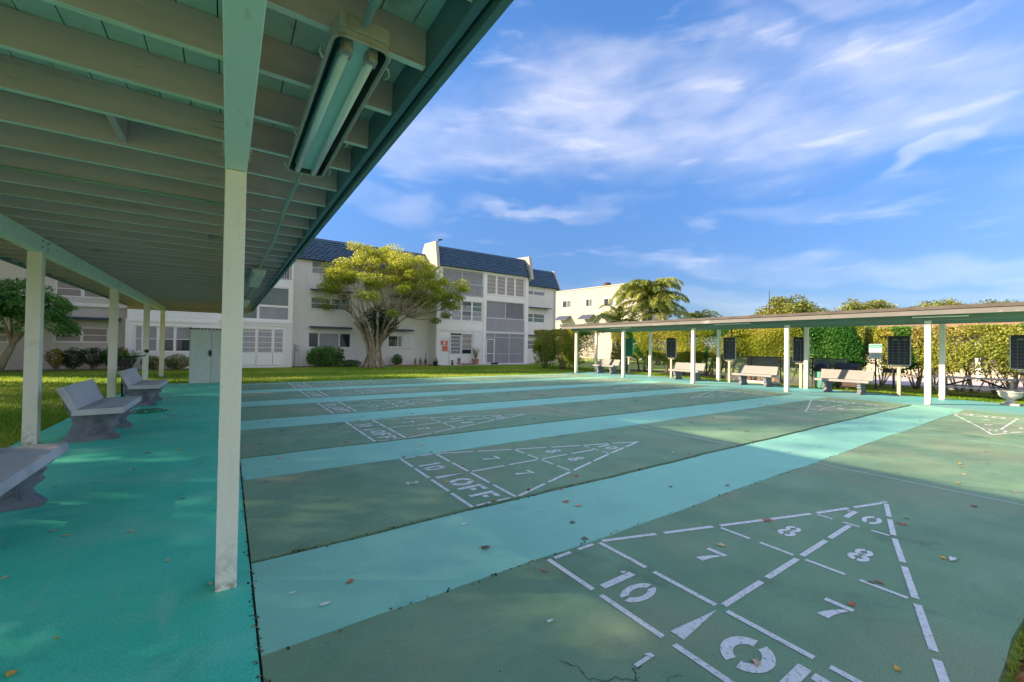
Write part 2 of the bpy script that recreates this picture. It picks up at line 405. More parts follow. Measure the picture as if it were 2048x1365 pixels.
m_cond = mat('conduit_painted', (.36, .50, .43), .45, (.30, .42, .36), 9)
m_wall = mat('stucco_grey', (.80, .75, .68), .9, (.84, .79, .73), .7, bump=.3, bscale=30, col3=(.50, .50, .50), n3=.35, lo3=.55, hi3=.8, amt3=.5)
m_wall_p = mat('stucco_pale', (.86, .81, .75), .9, (.88, .84, .78), .7, bump=.25, bscale=30)
m_wall_dk = mat('stucco_beige', (.58, .54, .46), .9, (.63, .59, .51), .6, bump=.3, bscale=30)
m_white = mat('white_trim', (.82, .80, .76), .45, (.77, .75, .71), 3)
m_siding = mat('white_siding', (.82, .81, .76), .5, (.86, .85, .80), 2)
m_fin = mat('cream_stucco', (.44, .41, .35), .9, (.47, .44, .38), 1, bump=.2, bscale=30)
m_roof = mat('blue_roof_tile', (.040, .082, .135), .55, (.065, .12, .185), 5, col3=(.07, .13, .20), n3=2.2, lo3=.52, hi3=.8)
m_navy = mat('navy_awning', (.035, .055, .115), .5)
m_glass = mat('dark_window_glass', (.030, .040, .050), .04, spec=.45)
m_glass_g = mat('green_window_glass', (.07, .13, .11), .05, (.14, .17, .15), 1.2, spec=.45)
m_glass_b = mat('blind_behind_glass', (.22, .235, .25), .12, (.28, .29, .30), 1.5, spec=.4)
m_screen = mat('porch_screen', (.24, .235, .25), .6, (.29, .28, .285), 1.2)
m_screen_d = mat('porch_screen_dark', (.14, .125, .14), .5, (.20, .18, .19), 1.5)
m_curtain = mat('vertical_blind', (.34, .31, .32), .7, (.46, .43, .44), 3, stretch=(14, 1, .2))
m_brownblind = mat('brown_blind', (.30, .25, .22), .5, (.37, .32, .29), 2, stretch=(1, 1, 12))
m_rail = mat('railing_grey', (.55, .53, .55), .5)
m_note = mat('orange_poster', (.70, .16, .07), .6)
m_shed = mat('shed_resin', (.70, .70, .62), .5, (.78, .79, .72), 3)
m_shed_d = mat('shed_roof_sheet', (.13, .13, .12), .7, (.25, .24, .22), 12)
m_black = mat('black_plastic', (.012, .012, .018), .4)
m_board = mat('scoreboard_black', (.010, .011, .020), .35, (.02, .022, .04), 5)
m_board_g = mat('scoreboard_green', (.010, .12, .075), .45)
m_grid = mat('scoreboard_line', (.22, .24, .27), .5)
m_grid_g = mat('scoreboard_line_green', (.06, .35, .24), .5)
m_metal = mat('aluminium_frame', (.50, .49, .47), .4, metal=.3)
m_teal = mat('teal_pole', (.08, .42, .33), .5)
m_sign_g = mat('sign_green', (.03, .34, .23), .5)
m_sign_w = mat('sign_white', (.55, .60, .57), .5, (.60, .64, .61), 8)
m_wood = mat('weathered_wood', (.42, .36, .34), .8, (.50, .44, .42), 3, stretch=(12, 1, 12))
m_iron = mat('rusty_iron', (.045, .03, .028), .7, (.09, .055, .05), 14)
m_terra = mat('terracotta', (.42, .19, .12), .8, (.5, .24, .16), 5)
m_stone = grain(mat('cast_stone', (.48, .44, .40), .85, (.55, .51, .47), 6, bump=.6, bscale=30), 60, .15)
m_bark = mat('ficus_bark', (.36, .29, .19), .9, (.20, .155, .10), 6, bump=1.0, bscale=18, stretch=(1, 1, .35), col3=(.50, .42, .30), n3=7, lo3=.5, hi3=.7)
m_pole = mat('scoreboard_pole_paint', (.52, .46, .37), .6, (.44, .38, .30), 6)
m_hstem = mat('pale_stem_bark', (.42, .34, .24), .9, (.28, .22, .15), 9)
m_bark2 = mat('brown_bark', (.16, .12, .085), .9, (.26, .20, .14), 7, bump=.8, bscale=20, stretch=(1, 1, .4))
m_palmbark = mat('palm_bark', (.30, .27, .23), .9, (.22, .19, .16), 9, bump=.6, bscale=10, stretch=(1, 1, 4))
m_redroof = mat('red_roof', (.24, .12, .10), .7, (.28, .15, .125), 2)
m_lav = mat('pale_paving', (.52, .47, .48), .85, (.62, .56, .57), 1.2, bump=.4, bscale=8, col3=(.40, .36, .38), n3=3, lo3=.5, hi3=.6)
m_cream_b = mat('cream_far_stucco', (.44, .41, .355), .9, (.47, .44, .385), .3)
m_mulch = mat('brown_mulch', (.13, .075, .045), .95, (.22, .13, .08), 12, bump=1, bscale=20)
m_drain = mat('green_drain_cover', (.012, .20, .105), .5, (.02, .25, .14), 8, bump=.5, bscale=30)
m_tyre = mat('tyre_black', (.02, .02, .02), .8)
m_chrome = mat('bike_metal', (.35, .35, .36), .3, metal=.8)
m_brick = mat('brick_red', (.40, .17, .11), .85, (.5, .24, .16), 9)
m_steel = mat('stainless', (.35, .37, .40), .3, metal=.6)

layer(m_rafter, (.22, .17, .14), 1.4, (1, 5, 5), 0, .58, .74, .5, 6)                  # water stains
layer(m_rafter, (.16, .11, .08), 3.2, (1.2, 26, 26), 0, .66, .72, .6, 3)             # grain checks and knots
layer(m_rafter_b, (.38, .40, .32), 2.2, (1, 9, 9), 0, .56, .72, .5, 6)
layer(m_deck, (.20, .22, .18), 2.6, (3, 1, 3), 0, .58, .72, .5, 6)
layer(m_beam, (.42, .36, .28), 3.0, (5, 1, 3), 0, .62, .72, .5, 7)
layer(m_post, (.50, .46, .38), 2.4, (7, 7, .8), 0, .60, .74, .35, 7)
layer(m_wall, (.52, .50, .46), 1.1, (3, 3, .45), 0, .56, .74, .35, 7)
layer(m_wall_p, (.58, .55, .50), 1.1, (3, 3, .45), 0, .58, .74, .35, 7)
m_ficus = leafmat('ficus_leaf', [(0, (.10, .14, .02)), (.3, (.24, .30, .035)), (.7, (.46, .50, .05)), (1, (.62, .62, .12))], .45)
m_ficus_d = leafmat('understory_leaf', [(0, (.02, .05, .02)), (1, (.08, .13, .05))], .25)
m_hedge = leafmat('hedge_leaf', [(0, (.09, .14, .02)), (.4, (.24, .31, .035)), (.8, (.46, .48, .06)), (1, (.58, .50, .14))], .4)
m_hedge2 = leafmat('hedge_leaf_green', [(0, (.02, .09, .02)), (.6, (.06, .22, .04)), (1, (.18, .34, .07))], .35)
m_hedge3 = leafmat('hedge_leaf_dry', [(0, (.13, .17, .035)), (.4, (.32, .38, .06)), (.8, (.50, .50, .13)), (1, (.58, .44, .19))], .4)
m_green = leafmat('garden_leaf', [(0, (.04, .11, .03)), (.6, (.12, .29, .06)), (1, (.28, .46, .12))], .35)
m_green_y = leafmat('croton_leaf', [(0, (.10, .12, .02)), (.55, (.30, .28, .04)), (1, (.55, .17, .04))], .3)
m_varieg = leafmat('variegated_leaf', [(0, (.12, .18, .05)), (.5, (.38, .38, .18)), (1, (.62, .56, .38))], .3)
m_palm = leafmat('palm_leaf', [(0, (.07, .11, .02)), (.5, (.24, .29, .05)), (1, (.48, .46, .12))], .35)
m_fartree = leafmat('far_tree_leaf', [(0, (.10, .14, .03)), (.5, (.26, .29, .06)), (1, (.46, .40, .12))], .3)
m_shade = leafmat('shade_tree_leaf', [(0, (.04, .07, .02)), (1, (.12, .18, .05))], .15)
m_grassb = leafmat('grass_blade', [(0, (.11, .24, .015)), (.45, (.24, .40, .03)), (.8, (.46, .50, .07)), (1, (.62, .54, .20))], .4)
m_ground = grain(mat('lawn_soil', (.17, .30, .03), .95, (.31, .38, .06), 1.3, bump=.8, bscale=30, col3=(.44, .36, .15), n3=.45, lo3=.50, hi3=.72), 40, .4)

# ------------------------------------------------------------------ foliage helpers
def leaf_arrays(cen, size, elong=1.8, upbias=.4, droop=0.0, r=None, dirs=None):
    r = r or rng
    n = len(cen)
    nrm = r.normal(size=(n, 3)); nrm[:, 2] = np.abs(nrm[:, 2]) + upbias * 1.5
    nrm /= np.linalg.norm(nrm, axis=1)[:, None]
    d = r.normal(size=(n, 3)) if dirs is None else dirs + r.normal(size=(n, 3)) * .35
    d[:, 2] -= droop
    d -= (d * nrm).sum(1)[:, None] * nrm
    d /= np.linalg.norm(d, axis=1)[:, None] + 1e-9
    s = np.cross(nrm, d)
    L = (size * r.uniform(.6, 1.3, n))[:, None]
    w = L / elong
    a = cen - d * L * .5
    b = cen + s * w * .5 - d * L * .05
    c = cen + d * L * .5 - nrm * L * .12
    e = cen - s * w * .5 - d * L * .05
    v = np.stack([a, b, c, e], 1).reshape(-1, 3)
    return v
def quads_object(name, v, tint, mt, parent=None, per=4):
    me = bpy.data.meshes.new(name)
    n = len(v) // per
    me.vertices.add(len(v)); me.vertices.foreach_set('co', v.astype(np.float32).ravel())
    me.loops.add(n * per); me.loops.foreach_set('vertex_index', np.arange(n * per, dtype=np.int32))
    me.polygons.add(n); me.polygons.foreach_set('loop_start', np.arange(0, n * per, per, dtype=np.int32))
    me.update(calc_edges=True)
    at = me.attributes.new('tint', 'FLOAT', 'POINT')
    at.data.foreach_set('value', np.repeat(tint, per).astype(np.float32))
    me.materials.append(mt)
    me.validate()
    return link(name, me, parent)
def blob(cen, radii, n, shell=.5, r=None):
    r = r or rng
    p = r.normal(size=(n, 3)); p /= np.linalg.norm(p, axis=1)[:, None]
    q = (shell + (1 - shell) * r.random(n) ** .6)[:, None]
    return np.array(cen) + p * q * np.array(radii)
def curve_pts(a, b, bend, n=5, r=None):
    a = Vector(a); b = Vector(b); m_ = (a + b) / 2 + Vector(bend)
    out = []
    for i in range(n + 1):
        t = i / n
        out.append(a * (1 - t) ** 2 + m_ * 2 * t * (1 - t) + b * t * t)
    return out

# ------------------------------------------------------------------ SETTING: ground and slabs
g = MB(); g.add([(-400, -400, -.035), (400, -400, -.035), (400, 400, -.035), (-400, 400, -.035)], [(0, 1, 2, 3)])
lawn = g.build('lawn', m_ground, kind='structure')
b_ = MB().box(-2.3, 17.95, .30, 16.4, -.12, -.018)
b_.build('slab_bed', m_gap, kind='structure')

XJ = .145
CY = [.2778, 3.0499, 5.8484, 8.6407, 11.4307, 14.1202]
CW = 1.8295
X0 = 1.7147
XE = 14.92
patio = MB().box(-2.27, XJ - .005, -4, 17.4, -.11, 0)
patio.build('patio', m_patio, kind='structure', bevel=.006)
apron = MB().box(XE + .004, 17.95, -3.5, 16.9, -.11, 0)
apron.build('canopy_apron', m_apron, kind='structure')

# wobbly painted seams
def slab_strip(name, ya, yb, mt, wob0, wob1, seed, top=0.0):
    xs = np.linspace(XJ + .005, XE, 60)
    def wob(x, s): return .010 * math.sin(x * 1.7 + s) + .006 * math.sin(x * 5.1 + s * 2.3) + .004 * math.sin(x * 13 + s)
    vs = []; fs = []
    for x in xs:
        vs += [(x, ya + wob(x, wob0), top), (x, yb + wob(x, wob1), top)]
    n = len(vs)
    for x in xs:
        vs += [(x, ya + wob(x, wob0), -.1), (x, yb + wob(x, wob1), -.1)]
    for i in range(len(xs) - 1):
        a = 2 * i
        fs += [(a, a + 2, a + 3, a + 1), (a, n + a, n + a + 2, a + 2), (a + 1, a + 3, n + a + 3, n + a + 1)]
    fs += [(0, 1, n + 1, n), (2 * len(xs) - 2, n + 2 * len(xs) - 2, n + 2 * len(xs) - 1, 2 * len(xs) - 1)]
    b = MB(); b.add(vs, fs)
    return b.build(name, mt, kind='structure')
courts = []
for k, y in enumerate(CY):
    courts.append(slab_strip('shuffleboard_court', y + (.034 if k else 0), y + CW, m_court, 10 + k, k, k, .0 if k == 0 else .006))
for k, y in enumerate(CY):
    y1 = y + CW
    y2 = (CY[k + 1] - .012) if k < 5 else 16.3
    slab_strip('turquoise_walkway', y1 + .004, y2, m_walk, k, 10 + k + 1, k)

# ------------------------------------------------------------------ court markings
FT = .3048
SU, E8, E10, AP, DL = 1.5473 * FT, 4.7381 * FT, 7.8545 * FT, 10.709 * FT, 14.0368 * FT
LTOT = 14.01 - X0
def glyph(ch):
    """stencil glyph polygons, unit height, origin bottom centre"""
    P = []
    def ring(cx, cy, a, b, ia, ib, a0, a1, n=10):
        q = []
        for i in range(n):
            t0 = rad(a0 + (a1 - a0) * i / n); t1 = rad(a0 + (a1 - a0) * (i + 1) / n)
            P.append([(cx + a * math.cos(t0), cy + b * math.sin(t0)), (cx + a * math.cos(t1), cy + b * math.sin(t1)),
                      (cx + ia * math.cos(t1), cy + ib * math.sin(t1)), (cx + ia * math.cos(t0), cy + ib * math.sin(t0))])
    if ch == '0' or ch == 'O':
        w = .42 if ch == '0' else .46
        ring(0, .5, w, .5, w - .22, .27, 97, 252); ring(0, .5, w, .5, w - .22, .27, -83, 75)
    elif ch == '1':
        P.append([(-.10, 0), (.18, 0), (.18, 1), (-.10, 1)]); P.append([(-.30, .80), (-.16, .80), (-.16, .97), (-.30, .88)])
    elif ch == 'l':
        P.append([(-.08, 0), (.10, 0), (.10, 1), (-.08, 1)]); P.append([(-.22, .72), (-.08, .80), (-.08, 1), (-.15, .92)])
    elif ch == '7':
        P.append([(-.36, .82), (.36, .82), (.36, 1.0), (-.36, 1.0)])
        q = [(.30, .79), (.36, .79)]
        prev = None
        for i in range(9):
            t = i / 8
            cx_ = .30 * (1 - t) ** 1.6 - .12; w = .07 + .09 * t; y = .77 * (1 - t)
            cur = ((cx_ - w + .07, y), (cx_ + w + .05, y))
            if prev: P.append([prev[0], prev[1], cur[1], cur[0]])
            prev = cur
    elif ch == '8':
        ring(0, .74, .30, .27, .12, .10, 98, 262, 8); ring(0, .74, .30, .27, .12, .10, -82, 82, 8)
        ring(0, .27, .36, .28, .15, .10, 98, 262, 8); ring(0, .27, .36, .28, .15, .10, -82, 82, 8)
    elif ch == 'F':
        P.append([(-.30, 0), (-.08, 0), (-.08, 1), (-.30, 1)])
        P.append([(-.02, .80), (.36, .80), (.36, 1), (-.02, 1)]); P.append([(-.02, .40), (.24, .40), (.24, .60), (-.02, .60)])
    elif ch == '2':
        ring(0, .70, .33, .30, .15, .13, -20, 165, 8)
        P.append([(.33, .62), (.16, .66), (-.36, .18), (-.10, .18)]); P.append([(-.36, 0), (.36, 0), (.36, .16), (-.36, .16)])
    return P
def make_marks(k):
    y = CY[k]; root = courts[k]; z = (.0 if k == 0 else .006) + .003
    for end in (0, 1):
        def M(u, v):
            return (X0 + u, y + v, z) if end == 0 else (X0 + LTOT - u, y + CW - v, z)
        b = MB()
        def quad(pts): b.add([M(*p) for p in pts], [tuple(range(len(pts)))] if end == 0 else [tuple(range(len(pts)))])
        def dash(u0, v0, u1, v1, n=2, gap=.07, w=.034, trim=.5):
            L = math.hypot(u1 - u0, v1 - v0); du, dv = (u1 - u0) / L, (v1 - v0) / L
            tot = L - gap * trim * 2; seg = (tot - gap * (n - 1)) / n
            for i in range(n):
                s0 = gap * trim + i * (seg + gap); s1 = s0 + seg
                px, pv = -dv * w / 2, du * w / 2
                quad([(u0 + du * s0 + px, v0 + dv * s0 + pv), (u0 + du * s0 - px, v0 + dv * s0 - pv),
                      (u0 + du * s1 - px, v0 + dv * s1 - pv), (u0 + du * s1 + px, v0 + dv * s1 + pv)])
        dash(0.02, CW - .02, 0.02, .02, 4, .06, trim=.2)
        dash(SU, CW - .03, SU, .02, 4, .06, trim=.3)
        dash(.03, CW - .04, SU - .02, CW - .04, 2, .07, .028); dash(.03, .045, SU - .02, .045, 2, .07, .028)
        c = CW / 2
        def half(u): return c * (1 - (u - SU) / (AP - SU))
        for s in (1, -1):
            for ua, ub in ((SU, E8), (E8, E10), (E10, AP)):
                dash(ua, c + s * (half(ua) - .03), ub, c + s * (half(ub) - .03 * (ub < AP)), 2, .07)
        dash(E8, c + half(E8) - .03, E8, c - half(E8) + .03, 4, .07, .030)
        dash(E10, c + half(E10) - .02, E10, c - half(E10) + .02, 3, .07, .028)
        dash(SU, c, E8, c, 2, .07); dash(E8, c, E10, c, 2, .07)
        quad([(AP - .02, c + .035), (AP - .02, c - .0), (AP + .035, c - .01), (AP + .03, c + .02)])
        quad([(.085, c + .035), (.085, c - .038), (SU - .035, c)])
        b.build('scoring_line', m_line, root, fix=False)
        def text(s, u, v, h, sp, asp=1.0, nm='number'):
            bb = MB()
            n = len(s)
            for i, ch in enumerate(s):
                off = (i - (n - 1) / 2) * sp
                for poly in glyph(ch):
                    bb.add([M(u + p[1] * h, v - (off + p[0] * h * asp)) for p in poly], [tuple(range(len(poly)))])
            bb.build(nm, m_line, root)
        text('10', .085, 1.32, .26, .155, .62)
        text('OFF', .12, .445, .255, .222, .90, 'lettering')
        text('7', .855, 1.255, .205, 0, .86); text('7', .855, .575, .205, 0, .86)
        text('8', 1.72, 1.13, .24, 0, .66); text('8', 1.72, .70, .24, 0, .66)
        text('10', 2.53, .925, .225, .145, .62)
        if end == 0: text(['l', '2', 'l', 'l', '2', 'l'][k], -.235, .90, .12, 0, .9, 'court_number')
    for u in (DL, LTOT - DL):
        MB().add([(X0 + u - .011, y + .01, z), (X0 + u + .011, y + .01, z), (X0 + u + .011, y + CW - .01, z), (X0 + u - .011, y + CW - .01, z)], [(0, 1, 2, 3)]).build('dead_line', m_line_thin, root)
for k in range(6): make_marks(k)

# worn blue patch with cracks near the front
pp = []
for i in range(20):
    a = 2 * PI * i / 20; rr = .10 * (1 + .16 * math.sin(3 * a + 1) + .1 * math.sin(7 * a) + .07 * math.sin(11 * a + 2))
    pp.append((1.335 + rr * .75 * math.cos(a), 1.055 + rr * 1.15 * math.sin(a), .003))
MB().add(pp, [tuple(range(20))]).build('worn_patch', m_bluepatch, courts[0])
ck = MB()
def crack(pts, w=.003, sd=1, z=.0035):
    rr_ = random.Random(sd); fine = []
    for a, b2 in zip(pts[:-1], pts[1:]):
        n_ = max(2, int(math.dist(a, b2) / .018))
        for i in range(n_): fine.append((a[0] + (b2[0] - a[0]) * i / n_ + rr_.uniform(-.006, .006), a[1] + (b2[1] - a[1]) * i / n_ + rr_.uniform(-.006, .006)))
    fine.append(pts[-1])
    for a, b2 in zip(fine[:-1], fine[1:]):
        a = Vector((*a, z)); b2 = Vector((*b2, z)); d = (b2 - a).normalized(); s = Vector((-d.y, d.x, 0)) * w * rr_.uniform(.25, .7)
        ck.add([a - s, a + s, b2 + s, b2 - s], [(0, 1, 2, 3)])
crack([(1.30, 1.19), (1.36, 1.18), (1.42, 1.12), (1.44, 1.05), (1.43, .98)], .004, 1)
crack([(1.44, 1.05), (1.50, 1.04), (1.55, 1.06), (1.60, 1.03)], .003, 2); crack([(1.42, 1.12), (1.46, 1.17), (1.50, 1.16)], .003, 3)
crack([(1.43, .98), (1.40, .90), (1.44, .84)], .003, 4); crack([(1.30, 1.19), (1.25, 1.25), (1.27, 1.31), (1.22, 1.38)], .003, 5)
crack([(6.0, 1.9), (6.4, 1.3), (6.3, .9), (6.6, .4)], .005, 6)
ck.build('surface_crack', m_gap, courts[0])
# pale paint chips on walkways
ch = MB()
for (x, y, r_) in [(.45, 2.35, .022), (1.52, 2.83, .02), (.32, 2.55, .014), (4.0, .62, .03), (1.35, 1.6, .014)]:
    pts = [(x + r_ * (1 + .5 * math.sin(3 * a + x)) * math.cos(a) * 1.3, y + r_ * .6 * math.sin(a), .0095) for a in np.linspace(0, 2 * PI, 9)[:-1]]
    ch.add(pts, [tuple(range(8))])
ch.build('paint_chip', m_line, courts[0])

# pale paving behind the hedge, mulch beds
MB().box(23.2, 60, -30, 7.6, -.1, .02).build('pool_deck', m_lav, kind='structure')
MB().box(20.0, 22.6, -6, 18.4, -.1, -.02).build('hedge_bed', m_mulch, kind='structure')
MB().box(3.0, 11.7, 26.9, 27.6, -.1, .0).build('planting_bed', m_mulch, kind='structure')
MB().box(-9.5, -3.95, 26.0, 27.6, -.1, .0).build('planting_bed', m_mulch, kind='structure')
MB().box(11.9, 19.7, 25.85, 26.5, -.1, .04).build('porch_step_strip', m_stone, kind='structure')

# ------------------------------------------------------------------ GRASS (stuff)
def grass(name, regs, h, label):
    vv = []; tt = []
    for (x0, x1, y0, y1, n, hh) in regs:
        x = rng.uniform(x0, x1, n); y = rng.uniform(y0, y1, n)
        keep = ~(((x > -2.3) & (x < 17.97) & (y < 16.42) & (y > .30)) | ((x > -2.3) & (x < .15) & (y < 17.42)) | ((x > XE) & (x < 17.97) & (y < 16.95)))
        x = x[keep]; y = y[keep]; n = len(x)
        a = rng.uniform(0, 2 * PI, n); w = hh * .16; H = hh * rng.uniform(.5, 1.3, n)
        lx = rng.normal(0, hh * .45, n); ly = rng.normal(0, hh * .45, n)
        z0 = -.04
        p0 = np.stack([x - np.cos(a) * w, y - np.sin(a) * w, np.full(n, z0)], 1)
        p1 = np.stack([x + np.cos(a) * w, y + np.sin(a) * w, np.full(n, z0)], 1)
        p2 = np.stack([x + lx, y + ly, z0 + H], 1)
        vv.append(np.stack([p0, p1, p2], 1).reshape(-1, 3))
        pat = .5 + .25 * np.sin(x * .9 + 1.3 * np.sin(y * .7)) + .22 * np.sin(y * 1.7 + x * .35)
        tt.append(np.clip(pat * .55 + rng.random(n) * .5 - .05, 0, 1))
    o = quads_object(name, np.concatenate(vv), np.concatenate(tt), m_grassb, per=3)
    tag(o, label, 'grass', kind='stuff')
grass('grass', [(-9, -2.2, 4.5, 12, 60000, .055), (-11, -2.2, 12, 27, 45000, .075), (-2.2, 20.5, 16.2, 26.6, 90000, .07),
                (17.9, 22.5, -3, 8, 45000, .06), (17.9, 20.4, 8, 18, 12000, .07), (2.4, 6.0, -.5, .27, 9000, .05)], .06,
      'short patchy green and yellow grass of the lawns round the courts')

# ------------------------------------------------------------------ BUILDING
YM, YB = 27.6, 26.5
bld = thing('apartment_building', 'three storey grey stucco apartment building with blue tiled mansard roof behind the courts', 'building', (8, 27.6, 0))
bld.location = (0, 0, 0)
def wall_holes(mb, x0, x1, z0, z1, ya, yb, holes, mi=0):
    xs = sorted({x0, x1, *[h[0] for h in holes], *[h[1] for h in holes]}); zs = sorted({z0, z1, *[h[2] for h in holes], *[h[3] for h in holes]})
    xs = [x for x in xs if x0 <= x <= x1]; zs = [z for z in zs if z0 <= z <= z1]
    def hole(cx, cz): return any(h[0] < cx < h[1] and h[2] < cz < h[3] for h in holes)
    for j in range(len(zs) - 1):
        i = 0
        while i < len(xs) - 1:
            if hole((xs[i] + xs[i + 1]) / 2, (zs[j] + zs[j + 1]) / 2): i += 1; continue
            k = i
            while k + 1 < len(xs) - 1 and not hole((xs[k + 1] + xs[k + 2]) / 2, (zs[j] + zs[j + 1]) / 2): k += 1
            mb.box(xs[i], xs[k + 1], ya, yb, zs[j], zs[j + 1], mi); i = k + 1
def window(parent, x0, x1, z0, z1, y, cols, rows, fr=.05, mpane=m_glass, frame=m_white, depth=.12, trim=0, name='window', mull=.05, rail=.035):
    """frame set in an opening whose wall face is at y; panes sit back"""
    f = MB(); ya, yb = y + .02, y + .02 + .06
    if trim:
        for (a, b2, c, d) in ((x0 - trim, x1 + trim, z1, z1 + trim), (x0 - trim, x1 + trim, z0 - trim, z0), (x0 - trim, x0, z0, z1), (x1, x1 + trim, z0, z1)):
            f.box(a, b2, y - .03, y + .01, c, d)
    f.box(x0, x1, ya, yb, z0, z0 + fr); f.box(x0, x1, ya, yb, z1 - fr, z1)
    f.box(x0, x0 + fr, ya, yb, z0 + fr, z1 - fr); f.box(x1 - fr, x1, ya, yb, z0 + fr, z1 - fr)
    if isinstance(cols, int): cs = [x0 + (x1 - x0) * i / cols for i in range(cols + 1)]
    else: cs = [x0] + [x0 + (x1 - x0) * c for c in cols] + [x1]
    if isinstance(rows, int): rs = [z0 + (z1 - z0) * i / rows for i in range(rows + 1)]
    else: rs = [z0] + [z0 + (z1 - z0) * c for c in rows] + [z1]
    for c in cs[1:-1]: f.box(c - mull / 2, c + mull / 2, ya - .004, yb + .004, z0 + fr, z1 - fr)
    for r_ in rs[1:-1]: f.box(x0 + fr, x1 - fr, ya + .006, yb - .006, r_ - rail / 2, r_ + rail / 2)
    w = f.build(name, frame, parent)
    i = 0
    for a, b2 in zip(cs[:-1], cs[1:]):
        for c, d in zip(rs[:-1], rs[1:]):
            mp = mpane[i % len(mpane)] if isinstance(mpane, list) else mpane; i += 1
            tilt = random.uniform(-.004, .004)
            yy = (ya + yb) / 2
            e = .004
            MB().add([(a + e, yy + tilt, c + e), (b2 - e, yy - tilt, c + e), (b2 - e, yy - tilt + .003, d - e), (a + e, yy + tilt + .003, d - e),
                      (a + e, yy + tilt + .012, c + e), (b2 - e, yy - tilt + .012, c + e), (b2 - e, yy - tilt + .015, d - e), (a + e, yy + tilt + .015, d - e)],
                     [(0, 1, 2, 3), (7, 6, 5, 4), (0, 4, 5, 1), (1, 5, 6, 2), (2, 6, 7, 3), (3, 7, 4, 0)]).build('pane', mp, w)
    return w
def awning(x0, x1, z, y, d=.45, h=.14):
    MB().prism([(y, z + h), (y, z + h - .05), (y - d, z), (y - d, z + .09)], 'x', x0, x1).build('awning', m_navy, bld, fix=True)
def railing(parent, x0, x1, z0, z1, y, n):
    b = MB(); b.box(x0, x1, y, y + .05, z1 - .05, z1); b.box(x0, x1, y, y + .05, z0, z0 + .05)
    for i in range(n + 1):
        x = x0 + (x1 - x0) * i / n; b.box(x - .017, x + .017, y + .008, y + .04, z0 + .05, z1 - .05)
    return b.build('railing', m_rail, parent)

# main wall (recessed plane)
holesM = [(-6.58, -4.78, 1.26, 1.94), (-8.9, -7.95, 1.21, 1.86), (-6.58, -4.80, 3.38, 4.12), (-6.58, -4.80, 5.6, 6.35),
          (4.0, 6.48, 1.12, 2.06), (8.86, 9.82, 1.22, 2.00), (4.11, 6.38, 3.47, 4.2), (4.11, 6.38, 5.62, 6.4), (8.86, 10.9, 3.47, 4.2), (8.86, 10.9, 5.62, 6.4),
          (20.47, 22.22, 1.17, 1.93), (20.47, 22.26, 3.42, 4.18), (20.47, 22.22, 5.7, 6.40)]
w = MB()
wall_holes(w, -14, -3.95, 0, 6.5, YM, YM + .25, holesM, 1)
wall_holes(w, -3.95, 23.5, 0, 6.5, YM, YM + .25, holesM, 0)
w.box(-14, 23.5, YM + .9, YM + 1.0, 0, 6.5)      # inner dark core wall
w.box(23.25, 23.5, YM + .252, 36, 0, 6.5); w.box(-14, -13.75, YM + .252, 36, 0, 6.5); w.box(-13.7, 23.2, 35.8, 36, 0, 6.5)
w.build('wall', [m_wall, m_wall_dk], bld)
# left bay
holesL = [(-3.67, -1.52, .85, 2.10), (.52, 2.60, .10, 2.14), (.0, 2.86, 2.62, 4.50), (-3.6, -.6, 3.0, 4.3), (.0, 2.93, 4.93, 6.5)]
w = MB()
wall_holes(w, -3.95, 3.02, 0, 6.5, YB, YB + .2, holesL)
w.box(-3.95, -3.75, YB + .202, YM - .003, 0, 6.5); w.box(2.82, 3.02, YB + .202, YM - .003, 0, 6.5)
w.build('bay_wall', m_siding, bld)
b = MB()
for z in np.arange(.18, 6.4, .24):
    if .8 < z < 2.2: continue
    b.box(-3.94, -.3, YB - .012, YB - .001, z, z + .228)
for x0_, x1_ in ((-3.94, -3.70), (-1.50, -.3)):
    for z in np.arange(.9, 2.2, .24): b.box(x0_, x1_, YB - .012, YB - .001, z - .012, z + .216)
b.build('siding_board', m_siding, bld, kind='stuff')
b = MB(); b.box(-3.99, 3.05, YB - .04, YB - .014, 2.30, 2.42); b.box(-3.99, -3.87, YB - .045, YB - .014, 0, 2.3)
for x in (2.66, 2.78, 2.9): b.box(x, x + .07, YB - .05, YB, .02, 2.29)
b.build('bay_trim', m_white, bld)
window(bld, -3.67, -1.52, .85, 2.10, YB, [.145, .40, .70], 2, mpane=[m_curtain, m_curtain, m_glass_b, m_glass_b, m_glass, m_glass_b, m_glass, m_glass_b], mull=.12, trim=.06)
jal = window(bld, .52, 2.60, .80, 2.14, YB, [.375, .75], [.0001, .22, .44, .67, .88], mpane=m_curtain, mull=.14)
b = MB()
for x0_, x1_ in ((.52, 1.29), (1.31, 2.07), (2.09, 2.60)):
    b.box(x0_, x1_, YB + .03, YB + .07, .12, .79); b.box(x0_ + .04, x1_ - .04, YB + .02, YB + .032, .17, .74)
b.build('door_panel', m_siding, bld)
MB().box(-.4, 3.03, YB - .07, YB + .02, 2.44, 2.58).build('window_sill', m_white, bld)
window(bld, .0, 2.86, 2.62, 4.50, YB, [.47], [.42], mpane=[m_glass_g, m_glass_g, m_glass_b, m_glass_g], fr=.07, mull=.12, rail=.12)
window(bld, -3.6, -.6, 3.0, 4.3, YB, 3, 2, mpane=m_glass)
b = MB().box(0, 2.93, YB + .75, YB + .85, 4.93, 6.5); b.build('balcony_back_wall', m_screen, bld)
railing(bld, .0, 2.93, 4.95, 5.70, YB + .03, 24)
